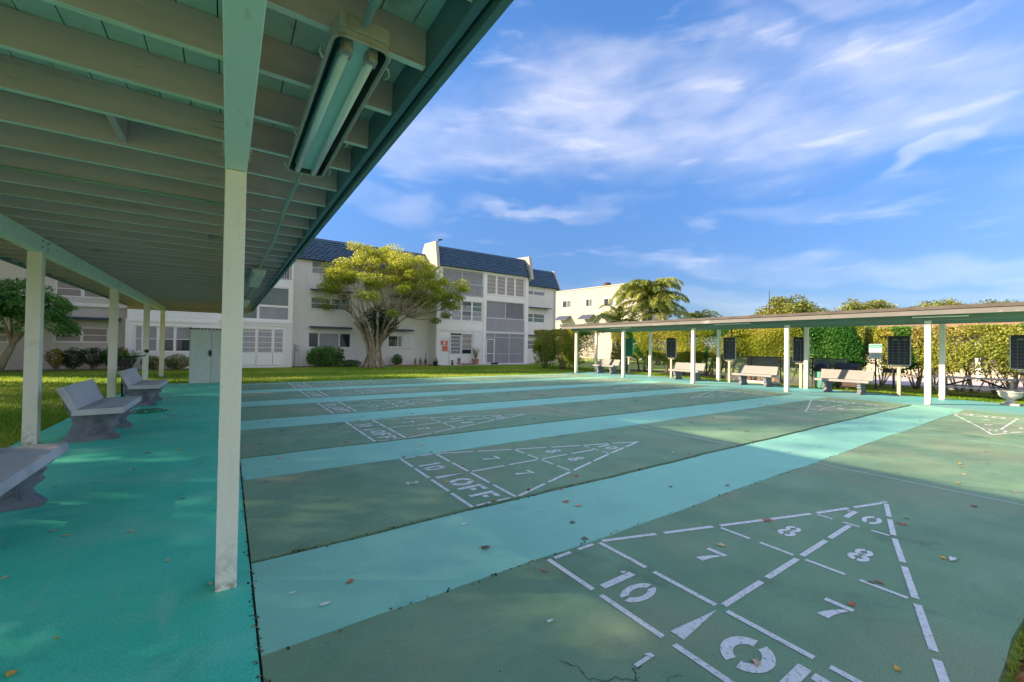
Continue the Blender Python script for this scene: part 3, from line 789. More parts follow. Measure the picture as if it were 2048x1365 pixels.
# main windows
window(bld, 4.0, 6.48, 1.12, 2.06, YM, [.24, .72], 1, mpane=[m_glass, m_glass_b, m_glass], trim=.12, fr=.06, mull=.08)
window(bld, 8.86, 9.82, 1.22, 2.00, YM, [.7], 1, mpane=[m_glass, m_glass_b], trim=.05)
for z0_, z1_, mp in ((3.47, 4.2, [m_glass_g, m_glass_g, m_glass_g, m_glass_g]), (5.62, 6.4, [m_glass_b, m_glass_g, m_glass_b, m_glass_g])):
    window(bld, 4.11, 6.38, z0_, z1_, YM, 2, 2, mpane=mp, mull=.10, trim=.04)
    window(bld, 8.86, 10.9, z0_, z1_, YM, 2, 2, mpane=m_brownblind, mull=.10, trim=.04)
b = MB()
for i in range(5): b.box(9.88 + i * .155, 9.88 + i * .155 + .145, YM - .03 - .01 * (i % 2), YM, 1.12, 2.04)
b.build('shutter', m_white, bld)
window(bld, -6.58, -4.78, 1.26, 1.94, YM, 2, 2, mpane=m_brownblind, mull=.1, trim=.03); window(bld, -8.9, -7.95, 1.21, 1.86, YM, 1, 2, mpane=m_brownblind, trim=.03)
window(bld, -6.58, -4.80, 3.38, 4.12, YM, 2, 2, mpane=m_brownblind, mull=.12); window(bld, -6.58, -4.80, 5.6, 6.35, YM, 2, 2, mpane=m_glass)
MB().box(-14, -3.98, YM - .1, YM - .002, 2.95, 3.12).build('ledge', m_wall_p, bld)
for x0_, x1_, z in ((-7.1, -4.3, 2.32), (4.05, 6.45, 4.56), (4.05, 6.45, 2.30), (9.12, 10.5, 2.30), (20.49, 22.65, 4.58), (20.49, 22.65, 2.25), (8.9, 10.9, 4.56)): awning(x0_, x1_, z, YM)
window(bld, 20.47, 22.22, 1.17, 1.93, YM, 2, 2, mpane=m_glass_b, mull=.08); window(bld, 20.47, 22.26, 3.42, 4.18, YM, [.33], 2, mpane=m_glass_g, mull=.08)
window(bld, 20.47, 22.22, 5.70, 6.40, YM, [.33], 2, mpane=[m_glass_b, m_white], mull=.08)
# right bay
holesR = [(12.26, 15.5, 4.95, 6.8), (15.84, 19.25, 5.27, 6.72), (12.1, 15.45, 3.16, 4.6), (15.84, 19.3, 2.46, 4.78), (12.08, 12.86, .08, 1.88), (12.93, 14.66, .76, 2.25), (15.8, 19.34, .06, 2.38)]
w = MB(); wall_holes(w, 11.8, 19.7, 0, 6.9, YB, YB + .2, holesR, 0)
w.box(11.8, 12.0, YB + .202, YM - .003, 0, 6.9); w.box(19.5, 19.7, YB + .202, YM - .003, 0, 6.9)
w.build('bay_wall', m_wall_p, bld)
b = MB()
for x in (11.83, 15.56, 19.36): b.box(x, x + .22, YB - .05, YB - .002, 0, 6.85)
for z in (2.62, 4.80): b.box(12.05, 15.56, YB - .02, YB - .002, z, z + .04)
b.build('pilaster', m_wall_p, bld)
b = MB(); b.box(11.86, 15.5, YB - .07, YB - .052, 2.42, 2.55); b.box(11.86, 11.98, YB - .07, YB - .052, .02, 2.42)
b.build('porch_trim', m_white, bld)
w = MB(); w.box(12.1, 15.5, YB + .95, YB + 1.0, 4.95, 6.85); w.box(15.84, 19.3, YB + .95, YB + 1.0, 2.4, 4.85)
w.build('balcony_back_wall', m_screen_d, bld)
window(bld, 12.26, 15.5, 4.95, 6.8, YB + .05, [.47], [.46, .93], mpane=[m_screen_d, m_screen, m_screen, m_screen, m_screen, m_screen], frame=m_rail, mull=.07, rail=.03, name='porch_screen')
railing(bld, 12.26, 13.76, 4.98, 5.85, YB - .01, 14); railing(bld, 13.84, 15.5, 4.98, 5.85, YB - .01, 16)
window(bld, 15.84, 19.25, 5.27, 6.72, YB, 4, 5, mpane=m_brownblind, mull=.16, rail=.02, trim=.05)
window(bld, 12.1, 15.45, 3.16, 4.6, YB, 4, 4, mpane=[m_curtain, m_curtain, m_curtain, m_glass_b, m_curtain, m_curtain, m_brownblind, m_curtain, m_glass_b, m_screen_d, m_glass_b, m_glass, m_curtain, m_glass_b, m_glass_g, m_glass_g], mull=.12, trim=.05)
window(bld, 15.84, 19.3, 2.46, 4.78, YB + .05, [.5], [.46], mpane=[m_curtain, m_screen, m_curtain, m_screen_d], frame=m_rail, mull=.08, name='porch_screen')
railing(bld, 15.84, 17.52, 2.5, 3.5, YB - .01, 17); railing(bld, 17.62, 19.3, 2.5, 3.5, YB - .01, 17)
# ground floor of the right bay
d = MB().box(12.1, 12.84, YB + .03, YB + .08, .08, 1.87); d.box(12.2, 12.74, YB + .018, YB + .03, .2, .85); d = d.build('door', m_white, bld)
window(d, 12.2, 12.74, .95, 1.75, YB - .005, 1, 3, mpane=m_glass_b, name='door_window')
MB().box(12.20, 12.72, YB - .012, YB + .004, 1.40, 1.72).build('poster', m_note, d); MB().box(12.32, 12.72, YB - .012, YB + .004, .98, 1.34).build('poster', m_note, d)
MB().box(12.40, 12.52, YB - .018, YB - .0125, 1.44, 1.68).build('poster_print', m_white, d)
MB().box(12.77, 12.80, YB - .03, YB + .03, .92, 1.0).build('handle', m_chrome, d)
window(bld, 12.93, 13.75, .76, 2.10, YB, 1, 5, mpane=m_glass_b, trim=.03); window(bld, 13.82, 14.66, .76, 2.25, YB, 1, 4, mpane=[m_glass, m_brownblind, m_brownblind, m_brownblind], trim=.03)
b = MB()
for i in range(6): b.box(14.72 + i * .135, 14.72 + i * .135 + .125, YB - .04 - .012 * (i % 2), YB - .003, .08, 2.40)
b.build('shutter', m_white, bld)
window(bld, 15.8, 19.34, .06, 2.38, YB, [.225, .60], [.32, .86], mpane=m_screen, frame=m_rail, mull=.07, rail=.04, name='porch_screen')
MB().box(15.86, 16.56, YB - .01, YB + .018, .1, .16).box(15.86, 15.92, YB - .01, YB + .018, .16, 1.92).box(16.50, 16.56, YB - .01, YB + .018, .16, 1.92).box(15.92, 16.5, YB - .01, YB + .018, 1.86, 1.92).box(15.92, 16.5, YB - .01, YB + .018, .78, .84).build('screen_door', m_white, bld)

# mansards with real tiles
def mansard(x0, x1, y0, z0, y1, z1, tw=.30, rows=10, cap=True):
    core = MB().prism([(y0 + .06, z0), (y1 + .06, z1), (y1 + 1.2, z1), (y1 + 1.2, z0)], 'x', x0, x1).build('roof', m_roof, bld, fix=True)
    t = MB()
    dy, dz = (y1 - y0) / rows, (z1 - z0) / rows
    n = Vector((0, -(z1 - z0), (y1 - y0))).normalized()
    nx = int((x1 - x0) / tw)
    for r_ in range(rows):
        off = (r_ % 2) * tw / 2
        for i in range(nx + 1):
            a = max(x0, x0 + i * tw - off); b2 = min(x1, x0 + (i + 1) * tw - off - .012)
            if b2 - a < .04: continue
            j = random.uniform(-.006, .006); lift = .055 + random.uniform(-.008, .008)
            p = Vector((0, y0 + dy * r_, z0 + dz * r_)); q = Vector((0, y0 + dy * (r_ + 1.12), z0 + dz * (r_ + 1.12)))
            mx_ = (a + b2) / 2
            lo = p + n * (lift + j); lo2 = p + n * .01; hi = q + n * .012
            bulge = n * .022
            vs = [Vector((a, 0, 0)) + lo, Vector((mx_, 0, 0)) + lo + bulge, Vector((b2, 0, 0)) + lo, Vector((a, 0, 0)) + hi, Vector((mx_, 0, 0)) + hi + bulge, Vector((b2, 0, 0)) + hi,
                  Vector((a, 0, 0)) + lo2, Vector((b2, 0, 0)) + lo2]
            t.add(vs, [(0, 1, 4, 3), (1, 2, 5, 4), (6, 7, 2, 1, 0), (6, 0, 3), (7, 5, 2)])
    t.build('roof_tile', m_roof, bld, kind='stuff')
    if cap: MB().box(x0, x1, y1 - .02, y1 + .14, z1 - .04, z1 + .05).build('roof_cap', m_rooffelt, bld)
mansard(-14, -4.0, 27.32, 6.40, 28.25, 7.86); mansard(-4.0, 3.0, 26.25, 6.5, 27.1, 8.05)
mansard(3.05, 11.64, 27.32, 6.40, 28.25, 7.90)
mansard(11.86, 19.64, 26.28, 6.90, 27.0, 8.34, rows=11)
mansard(19.9, 23.6, 27.30, 6.42, 28.2, 7.98)
fin = [(26.08, 6.72), (26.46, 8.56), (28.35, 8.72), (28.75, 8.25), (28.75, 6.5), (27.35, 6.5)]
for fa, fb_ in ((11.645, 11.855), (19.645, 19.895)): MB().prism(fin, 'x', fa, fb_).build('parapet_fin', m_fin, bld, fix=True)
b = MB().prism([(27.2, 6.3), (28.1, 8.08), (28.6, 8.08), (28.6, 6.3)], 'x', 23.605, 23.72).build('parapet_fin', m_fin, bld, fix=True)
MB().box(-14, 23.5, 28.4, 36, 7.6, 7.75).build('flat_roof', m_rooffelt, bld)
MB().tube([(12.0, 26.75, 8.62), (12.0, 26.75, 8.74), (12.25, 26.7, 8.78)], .06, 8).build('roof_lamp', m_black, bld)
# downpipes and small wall details
for p0_, p1_ in (((3.30, 27.53, 0), (3.30, 27.53, 1.35)), ((23.3, 27.52, 0), (23.3, 27.52, 6.3)), ((11.55, 27.52, .1), (11.55, 27.52, .9))): MB().tube([p0_, p1_], .035, 6).build('downpipe', m_rail, bld)
MB().box(3.34, 3.50, 27.47, 27.595, .98, 1.28).build('meter_box', m_rail, bld)

# cream building further back
fb = thing('cream_building', 'sunlit cream flat roofed building with small windows and awnings behind the palm', 'building')
pA = Vector((37.2, 46.5, 0)); pB = Vector((39.2, 30.8, 0))
ang = math.atan2(pB.y - pA.y, pB.x - pA.x)
fb.location = pA; fb.rotation_euler = (0, 0, ang)      # local +x runs along the wall towards pB, outward face is local -y
LN = (pB - pA).length
holesF = [(3.7, 5.2, 6.75, 7.7), (7.7, 8.7, 6.65, 7.65), (10.5, 11.9, 6.55, 7.5), (3.2, 4.9, 3.6, 4.6), (7.3, 8.8, 3.6, 4.6), (10.5, 12.0, 3.6, 4.6)]
w = MB(); wall_holes(w, 0, LN, 0, 9.0, 0, .3, holesF); w.box(0, LN, .9, 1.0, 0, 9.0); w.box(0, .3, 1.002, 6, 0, 9.0); w.box(LN - .3, LN, 1.002, 6, 0, 9.0); w.box(.3, LN - .3, 5.7, 6, 0, 9.0); w.box(-.08, LN + .08, -.08, .38, 9.0, 9.12)
w.build('wall', m_cream_b, fb); MB().box(.3, LN - .3, .3, 5.7, 8.7, 8.8).build('roof', m_rooffelt, fb)
for h in holesF: window(fb, *h, 0, 2, 2 if h[2] < 5 else 1, mpane=[m_glass, m_glass_g], trim=.06)
for x0_, x1_ in ((3.0, 5.2), (7.1, 9.1), (10.2, 12.4)):
    MB().prism([(.0, 5.65), (.0, 5.55), (-1.0, 5.0), (-1.0, 5.08)], 'x', x0_, x1_).build('awning', m_navy, fb, fix=True)
MB().lathe([(.35, 9.0), (.35, 9.35), (.5, 9.36), (.5, 9.6), (.3, 9.75)], 9.9, 1.5, 12).build('roof_vent', m_iron, fb)

# pavilion roof beyond the hedge on the right
pv = thing('pool_pavilion', 'low pavilion with red roof and white scalloped eaves beyond the hedge', 'pavilion', (33, 2, 0))
b = MB().prism([(-7, 2.55), (9, 2.55), (7, 3.3), (-5, 3.3)], 'x', -1.2, 4).build('roof', m_redroof, pv, fix=True)
b = MB().box(-1.28, -1.2, -7, 4.0, 2.42, 2.60)
for i in range(36): b.box(-1.30, -1.26, -6.9 + i * .3, -6.9 + i * .3 + .2, 2.32, 2.42)
b.build('scalloped_eave', m_white, pv)
b = MB()
for y in (-6, -2, 2, 6): b.box(-.6, -.4, y, y + .2, 0, 2.55)
b.build('column', m_white, pv); MB().box(2.4, 2.6, -6.5, 8, 0, 2.55).build('wall', m_fin, pv)
for y_, l_, cm_ in ((4.2, 'long white lounge bench half hidden behind the right end of the hedge', m_white),):
    t = thing('pool_lounge', l_, 'lounger', (26.5, y_ - 2.2, .02))
    MB().box(-.35, .35, -.95, .95, .30, .38).build('seat', m_white, t)
    for sx in (-.3, .25):
        for sy in (-.85, .8): MB().box(sx, sx + .05, sy, sy + .05, 0, .30).build('leg', m_white, t)

# ------------------------------------------------------------------ LEFT CANOPY
can = thing('shuffleboard_canopy', 'sage green wooden canopy on cream posts overhead along the left of the courts', 'canopy', (0, 9, 0)); can.location = (0, 0, 0)
ZR = 2.72; XL, XR = -3.12, .765
YS0, YS1 = -2.0, 21.0
y = 2.905 - .497 * 9
while y < YS1:
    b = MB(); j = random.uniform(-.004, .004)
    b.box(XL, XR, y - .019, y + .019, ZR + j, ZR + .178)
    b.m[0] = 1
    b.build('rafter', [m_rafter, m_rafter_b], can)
    y += .497
for i in range(26):
    x0_ = XL - .02 + i * .1535
    if x0_ > .86: break
    MB().box(x0_ + .003, min(x0_ + .1505, .90), YS0, YS1, ZR + .180 + (i % 3) * .001, ZR + .205).build('roof_board', m_deck, can)
MB().box(XL - .06, .93, YS0 - .02, YS1 + .02, ZR + .207, ZR + .235).build('roofing', m_rooffelt, can)
for (xa, xb, za, zb, nm) in ((.768, .806, ZR - .02, ZR + .18, 'inner_fascia'), (.825, .862, ZR - .05, ZR + .20, 'fascia')):
    for s0, s1 in ((YS0, 1.93), (1.935, 6.6), (6.605, 11.3), (11.305, 16.1), (16.105, YS1)):
        MB().box(xa, xb, s0, s1, za, zb).build(nm, m_fascia, can, bevel=.004)
MB().box(.866, .915, YS0, YS1, ZR + .10, ZR + .205).build('drip_edge', m_fascia, can)
MB().box(XL - .045, XL - .005, YS0, YS1, ZR - .03, ZR + .20).build('fascia', m_fascia, can)
MB().box(XL, XR, YS1 - .05, YS1 - .005, ZR - .16, ZR + .178).build('end_fascia', m_rafter, can)
XN0, XN1 = -.030, .070
for s0, s1 in ((YS0, 2.87), (2.875, 7.3), (7.305, 11.9), (11.905, 16.5), (16.505, YS1)):
    MB().box(XN0 - .002, XN1 + .002, s0, s1, 2.336, ZR - .003).build('beam', m_beam, can, bevel=.004)
for s0, s1 in ((YS0, 8.06), (8.065, 12.6), (12.605, 17.1), (17.105, YS1)):
    MB().box(-2.15, -2.03, s0, s1, 2.515, ZR - .004).build('beam', m_beam, can, bevel=.004)
b = MB()
for (bx, by) in ((-.042, 2.70), (-.042, 2.60), (.072, 2.70), (.072, 2.60)):
    b.box(bx, bx + .012, by - .012, by + .012, 2.37, 2.395); b.box(bx, bx + .012, by - .012, by + .012, 2.45, 2.475)
for yy in (7.96, 8.16, 12.52, 12.7): b.tube([(-2.03, yy, 2.58), (-2.018, yy, 2.58)], .012, 6); b.tube([(-2.03, yy, 2.66), (-2.018, yy, 2.66)], .012, 6)
b.build('bolt', m_lamph, can)
def post(x0_, x1_, y0_, y1_, zt, parent=can, mt=None):
    return MB().box(x0_, x1_, y0_, y1_, 0, zt).build('post', mt or m_post, parent, bevel=.005)
post(XN0, XN1, 2.785, 2.885, 2.334)
for yy in (7.3, 11.9, 16.5, 20.9): post(XN0, XN1, yy, yy + .1, 2.334)
post(-2.158, -2.022, 3.4, 3.53, 2.513)
for yy in (7.95, 12.5, 17.0, 20.85): post(-2.158, -2.022, yy, yy + .13, 2.513)
# blocking and pipe on rafters
for (x, yk) in ((-.62, 10), (-.25, 16), (-1.0, 3), (-2.6, 14), (-2.75, 18), (-2.6, 21)):
    yy = 2.905 - .497 * 9 + .497 * yk
    MB().box(x - .02, x + .02, yy + .02, yy + .477, ZR + .02, ZR + .17).build('blocking', m_rafter, can)
tag(MB().tube([(-1.55, 4.87, 2.70), (.25, 4.87, 2.70)], .014, 6).build('ceiling_pipe', m_cond, smooth=True), 'thin painted pipe running crosswise under a rafter of the left canopy', 'pipe')
tag(MB().tube([(.43, -2, 2.66), (.43, 1.70, 2.66)], .017, 8).tube([(.44, 3.42, 2.68), (.44, 4.6, 2.695), (.452, 5.1, 2.70), (.478, 6.2, 2.70), (.46, 7.2, 2.70), (.44, 8.5, 2.69)], .015, 8)
    .tube([(.45, 10.62, 2.69), (.52, 12.2, 2.70), (.47, 14.3, 2.69), (.46, 14.9, 2.69)], .014, 8).build('conduit', m_cond, smooth=True), 'painted electric conduit linking the ceiling lights of the left canopy', 'conduit')

# ------------------------------------------------------------------ CEILING LIGHTS
def rrect(x0_, x1_, y0_, y1_, r_, n=5):
    pts = []
    for cx, cy, a0 in ((x1_ - r_, y1_ - r_, 0), (x0_ + r_, y1_ - r_, 90), (x0_ + r_, y0_ + r_, 180), (x1_ - r_, y0_ + r_, 270)):
        for i in range(n + 1):
            a = rad(a0 + 90 * i / n); pts.append((cx + r_ * math.cos(a), cy + r_ * math.sin(a)))
    return pts
def light(y0_, y1_, open_, label, x0_=.325, x1_=.560):
    t = thing('ceiling_light', label, 'ceiling light', ((x0_ + x1_) / 2, (y0_ + y1_) / 2, ZR), group='strip lights under the left canopy')
    hx, hy = (x1_ - x0_) / 2, (y1_ - y0_) / 2
    if open_:
        o = rrect(-hx, hx, -hy, hy, .05); i_ = rrect(-hx + .012, hx - .012, -hy + .012, hy - .012, .042); n = len(o)
        b = MB()
        vs = [(p[0], p[1], -.10) for p in o] + [(p[0], p[1], -.10) for p in i_] + [(p[0] * .93, p[1] * .985, -.012) for p in o] + [(p[0] * .93, p[1] * .985, -.02) for p in i_]
        fs = []
        for k in range(n):
            k2 = (k + 1) % n
            fs += [(k, k2, n + k2, n + k), (2 * n + k, 2 * n + k2, k2, k)]
        fs.append(tuple(range(2 * n, 3 * n)))
        b.add(vs, fs, 0)
        b.add([vs[n + k] for k in range(n)] + [vs[3 * n + k] for k in range(n)], [(k, (k + 1) % n, n + (k + 1) % n, n + k) for k in range(n)] + [tuple(range(2 * n - 1, n - 1, -1))], 1)
        b.build('housing', [m_housing, m_dark], t, fix=False)
        b = MB().tube([(p[0], p[1], -.102) for p in o] + [(o[0][0], o[0][1], -.102)], .007, 5, caps=False); b.build('rim', m_housing, t, smooth=True)
        MB().box(-hx * .86, hx * .86, -hy - .012, -hy + .05, -.07, -.008).build('end_box', m_housing, t, bevel=.006)
        MB().prism([(-.066, -.022), (-.066, -.05), (-.048, -.072), (.048, -.072), (.066, -.05), (.066, -.022)], 'y', -hy + .05, hy - .03).build('reflector', m_refl, t, fix=True)
        for sx in (-.052, .052):
            MB().tube([(sx, -hy + .10, -.100), (sx, hy - .05, -.100)], .019, 14).build('tube', m_tube, t, smooth=True)
            MB().box(sx - .018, sx + .018, -hy + .052, -hy + .085, -.125, -.07).box(sx - .024, sx - .017, -hy + .075, -hy + .125, -.115, -.075).box(sx + .017, sx + .024, -hy + .075, -hy + .125, -.115, -.075).build('lampholder', m_lamph, t)
        for sx in (-1, 1):
            for yy in (-hy + .12, 0.12, hy - .18):
                MB().tube([(sx * (hx - .005), yy, -.095), (sx * (hx + .022), yy + .01, -.085), (sx * (hx + .03), yy + .02, -.115), (sx * (hx + .015), yy + .045, -.12)], .0045, 5).build('clip', m_clip, t)
    else:
        b = MB().prism(rrect(-hx, hx, -hy, hy, .03), 'z', -.045, -.01); b.build('housing', m_housing, t, fix=True)
        vs0 = rrect(-hx + .008, hx - .008, -hy + .008, hy - .008, .03); vs1 = rrect(-hx + .035, hx - .035, -hy + .04, hy - .04, .03); n = len(vs0)
        b = MB().add([(p[0], p[1], -.046) for p in vs0] + [(p[0], p[1], -.15) for p in vs1], [(k, (k + 1) % n, n + (k + 1) % n, n + k) for k in range(n)] + [tuple(range(2 * n - 1, n - 1, -1))])
        b.build('diffuser', m_diff, t, fix=True)
        for sx in (-1, 1):
            for yy in (-hy * .6, hy * .6): MB().box(sx * hx - .012, sx * hx + .012, yy - .02, yy + .02, -.07, -.03).build('clip', m_clip, t)
light(1.76, 3.38, True, 'open twin tube light nearest the camera under the left canopy')
light(8.62, 10.62, False, 'middle covered strip light on the left canopy ceiling')
light(14.9, 16.9, False, 'farthest small covered strip light on the left canopy ceiling', .33, .56)

# ------------------------------------------------------------------ RIGHT CANOPY
rc = thing('far_canopy', 'long flat roofed canopy on paired cream posts across the far end of the courts', 'canopy')
RX0, RX1 = 15.0, 17.8
RY0, RY1 = -6.0, 17.1
MB().box(RX0 - .02, RX1, RY0, RY1, 2.50, 2.585).build('roofing', m_rooffelt, rc)
for s0, s1 in ((RY0, -.5), (-.495, 4.9), (4.905, 10.1), (10.105, RY1)):
    MB().box(RX0 + .01, RX0 + .05, s0, s1, 2.365, 2.498).build('fascia', m_fascia_r, rc)
MB().box(RX0 + .052, RX1 - .02, RY1 - .06, RY1 - .015, 2.365, 2.498).build('end_fascia', m_fascia_r, rc)
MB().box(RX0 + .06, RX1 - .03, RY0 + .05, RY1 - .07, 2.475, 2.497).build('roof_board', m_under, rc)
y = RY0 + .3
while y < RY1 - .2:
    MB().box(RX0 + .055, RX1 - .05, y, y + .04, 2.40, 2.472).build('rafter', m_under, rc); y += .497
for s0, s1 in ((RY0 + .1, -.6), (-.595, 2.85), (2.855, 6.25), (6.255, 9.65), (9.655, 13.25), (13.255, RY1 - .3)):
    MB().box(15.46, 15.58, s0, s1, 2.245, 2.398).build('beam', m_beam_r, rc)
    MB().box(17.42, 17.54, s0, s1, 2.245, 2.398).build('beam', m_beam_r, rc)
for yy in (-4.0, -.6, 2.80, 6.20, 9.60, 13.18, 16.40):
    MB().box(15.44, 15.57, yy, yy + .12, 0, 2.243).build('post', m_post, rc, bevel=.005)
for yy in (-4.0, -.6, 2.86, 6.36, 9.65, 13.15, 16.85):
    MB().box(17.42, 17.54, yy, yy + .12, 0, 2.243).build('post', m_post, rc, bevel=.005)
for y0_, y1_, lb in ((2.05, 3.15, 'strip light under the far canopy nearest the right frame edge'), (7.3, 8.7, 'middle strip light under the front edge of the far canopy'), (12.6, 13.9, 'strip light under the far canopy nearest the building')):
    t = thing('strip_light', lb, 'ceiling light', (15.25, (y0_ + y1_) / 2, 2.40), group='strip lights under the far canopy')
    h = (y1_ - y0_) / 2
    MB().box(-.05, .05, -h, h, -.05, -.002).build('housing', m_under, t); MB().tube([(0, -h + .03, -.07), (0, h - .03, -.07)], .02, 8).build('tube', m_tube, t)

# ------------------------------------------------------------------ BENCHES
def bench_leg_poly(s=1):
    # side profile (x forward of bench, z)
    front = [(.27, 0), (.285, .03), (.25, .065), (.215, .10), (.20, .14), (.225, .175), (.27, .21), (.245, .25), (.28, .285), (.265, .32), (.32, .352), (.31, .372)]
    back = [(-.12, .372), (-.215, .55), (-.245, .655), (-.275, .66), (-.295, .62), (-.275, .50), (-.215, .36), (-.185, .26), (-.21, .16), (-.25, .07), (-.285, .02), (-.28, 0)]
    return front + back
def bench(loc, rz, label, ms, ml, group, L=1.46, litter=False):
    t = thing('concrete_bench', label, 'bench', loc, rz, group)
    h = L / 2
    # seat: chamfered slab, slight wave on front edge
    xs = 14
    b = MB()
    prof = [(-.155, .378), (.34, .378), (.355, .392), (.340, .462), (-.155, .452)]
    b.prism(prof, 'y', -h, h)
    b.build('seat', ms, t, fix=True, bevel=.006)
    # backrest slab leaning back, resting on rear of legs
    b = MB()
    b.prism([(-.105, .455), (-.165, .440), (-.305, .735), (-.235, .765)], 'y', -h + .01, h - .01)
    b.build('backrest', ms, t, fix=True, bevel=.008)
    g_ = MB()
    for e in (-1, 1):
        for q in (.25, .5, .75):
            pts = []
            for i in range(18):
                u = i / 17
                x = -.135 + (-.14 * u) + (q - .5) * .055 + .004 * math.sin(i * 2.1); z = .455 + .29 * u + (q - .5) * .02
                pts.append((x, e * (h - .01), z))
            g_.tube(pts, .0045, 4)
    g_.build('edge_ripple', ms, t, kind='stuff')
    for sy in (-h + .22, h - .32):
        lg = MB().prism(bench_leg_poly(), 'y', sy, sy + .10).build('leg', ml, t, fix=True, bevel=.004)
        o = MB()
        for yy, sg in ((sy - .004, -1), (sy + .104, 1)):
            fr = [(-.13, .07), (.15, .07), (.13, .16), (.17, .26), (.20, .31), (-.09, .31), (-.08, .2)]
            n = len(fr)
            for k in range(n):
                a, c_ = fr[k], fr[(k + 1) % n]; o.bar((a[0], yy, a[1]), (c_[0], yy, c_[1]), .010, .010)
            rr = random.Random(3)
            for k in range(16):
                cx = rr.uniform(-.06, .13); cz = rr.uniform(.10, .28); r0 = rr.uniform(.014, .03); a0 = rr.uniform(0, 6)
                o.tube([(cx + r0 * (1 - i * .1) * math.cos(a0 + i * .7), yy, cz + r0 * (1 - i * .1) * math.sin(a0 + i * .7)) for i in range(7)], .0045, 4)
        o.build('relief_scroll', ml, lg)
    return t
GB = 'concrete benches on the left patio'
GR = 'concrete benches under the far canopy'
bench((-1.50, 4.57, 0), 0, 'grey concrete bench cut off by the left frame edge, nearest the camera', m_conc, m_conc_d, GB)
bench((-1.50, 8.40, 0), 0, 'grey concrete bench beside the leftmost cream post with scrolled relief leg', m_conc, m_conc_d, GB)
bench((-1.50, 12.08, 0), 0, 'grey concrete bench in front of the parked bicycle', m_conc, m_conc_d, GB)
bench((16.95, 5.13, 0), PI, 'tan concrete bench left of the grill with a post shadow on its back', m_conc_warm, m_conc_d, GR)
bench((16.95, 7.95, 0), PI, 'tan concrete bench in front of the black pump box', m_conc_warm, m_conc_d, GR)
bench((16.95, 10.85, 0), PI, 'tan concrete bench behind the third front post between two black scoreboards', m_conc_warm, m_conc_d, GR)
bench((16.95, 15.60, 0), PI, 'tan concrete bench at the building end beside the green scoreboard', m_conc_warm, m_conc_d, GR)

# ------------------------------------------------------------------ SCOREBOARDS
def scoreboard(y, label, green=False, z0=.98, z1=1.90, w=.50):
    t = thing('scoreboard', label, 'scoreboard', (17.66, y, 0), group='scoreboards behind the courts')
    h = w / 2
    MB().box(-.02, .02, -h, h, z0, z1).build('board', m_board_g if green else m_board, t, bevel=.003)
    b = MB()
    for a, c_, e, f in ((-h - .015, -h + .005, z0 - .01, z1 + .01), (h - .005, h + .015, z0 - .01, z1 + .01)): b.box(-.03, .025, a, c_, e, f)
    b.box(-.028, .022, -h + .006, h - .006, z0 - .02, z0 + .004)
    b.build('frame', m_grid_g if green else m_metal, t)
    b = MB(); mg = m_grid_g if green else m_grid
    rows = 8; top = z1 - .15
    for i in range(rows + 1):
        z = z0 + .03 + (top - z0 - .03) * i / rows; b.box(-.0225, -.0205, -h + .03, h - .03, z - .0025 - (.002 if i == 4 else 0), z + .0025)
    for i, x in enumerate((-h + .12, 0, h - .12)): b.box(-.0232, -.0212, x - (.005 if i == 1 else .0025), x + (.005 if i == 1 else .0025), z0 + .03, top + .04)
    b.build('score_grid', mg, t)
    b = MB(); b.box(-.0235, -.0205, .04, .16, top + .02, top + .055); b.box(-.0235, -.0205, -.20, -.08, top + .02, top + .055)
    b.build('colour_label', mat('label_%d' % int(y * 10), (.20, .24, .10), .5) if not green else mg, t)
    MB().box(-.035, .035, -.17, .17, z0 - .09, z0 - .045).build('crossbar', m_pole, t)
    MB().box(-.035, .035, -.042, .042, 0, z0 - .092).build('pole', m_pole, t)
    MB().box(.03, .05, -.012 + h * .6, .012 + h * .6, z0 - .5, z1 - .2).build('strap', m_black, t)
scoreboard(14.70, 'green scoreboard on a pole beside the second front post', True, w=.48)
scoreboard(12.14, 'black scoreboard between the second pair of posts, left of the third post')
scoreboard(9.33, 'black scoreboard right of the slim rear post near the middle of the far canopy')
scoreboard(6.66, 'black scoreboard standing just right of the fourth front post')
scoreboard(3.92, 'large black scoreboard beside the sign over the charcoal grill', w=.53)
scoreboard(1.36, 'black scoreboard cut off by the right frame edge', w=.55)
for y, lb in ((9.52, 'teal painted pole behind the black scoreboard nearest the canopy middle'), (6.55, 'teal painted pole just right of the fourth scoreboard pole')):
    tag(MB().box(17.95, 18.02, y - .03, y + .03, 0, 1.0).build('teal_pole', m_teal, bevel=.004), lb, 'pole')

# sign
sg = thing('rules_sign', 'small white sign with green header reading GRILL RULES on a black post', 'sign', (20.0, 5.10, 0))
MB().box(.012, .045, -.02, .02, -.03, 1.30).build('post', m_black, sg)
MB().prism(rrect(-.19, .19, 1.13, 1.68, .03), 'x', -.006, .010).build('panel', m_sign_w, sg, fix=True)
MB().box(-.0095, -.0065, -.18, .18, 1.535, 1.66).build('header', m_sign_g, sg)
def text_mesh(txt, size, name, mt, parent, loc, rot):
    cu = bpy.data.curves.new(name, 'FONT'); cu.body = txt; cu.size = size; cu.align_x = 'CENTER'; cu.align_y = 'CENTER'; cu.extrude = .0006
    tmp = bpy.data.objects.new('tmp', cu); C.objects.link(tmp)
    dg = bpy.context.evaluated_depsgraph_get(); me = bpy.data.meshes.new_from_object(tmp.evaluated_get(dg))
    bpy.data.objects.remove(tmp); me.materials.clear(); me.materials.append(mt); me.name = name
    o = link(name, me, parent); o.location = loc; o.rotation_euler = rot
    return o
text_mesh('GRILL RULES', .046, 'lettering', m_white, sg, (-.0112, 0, 1.59), (PI / 2, 0, -PI / 2))
b = MB()
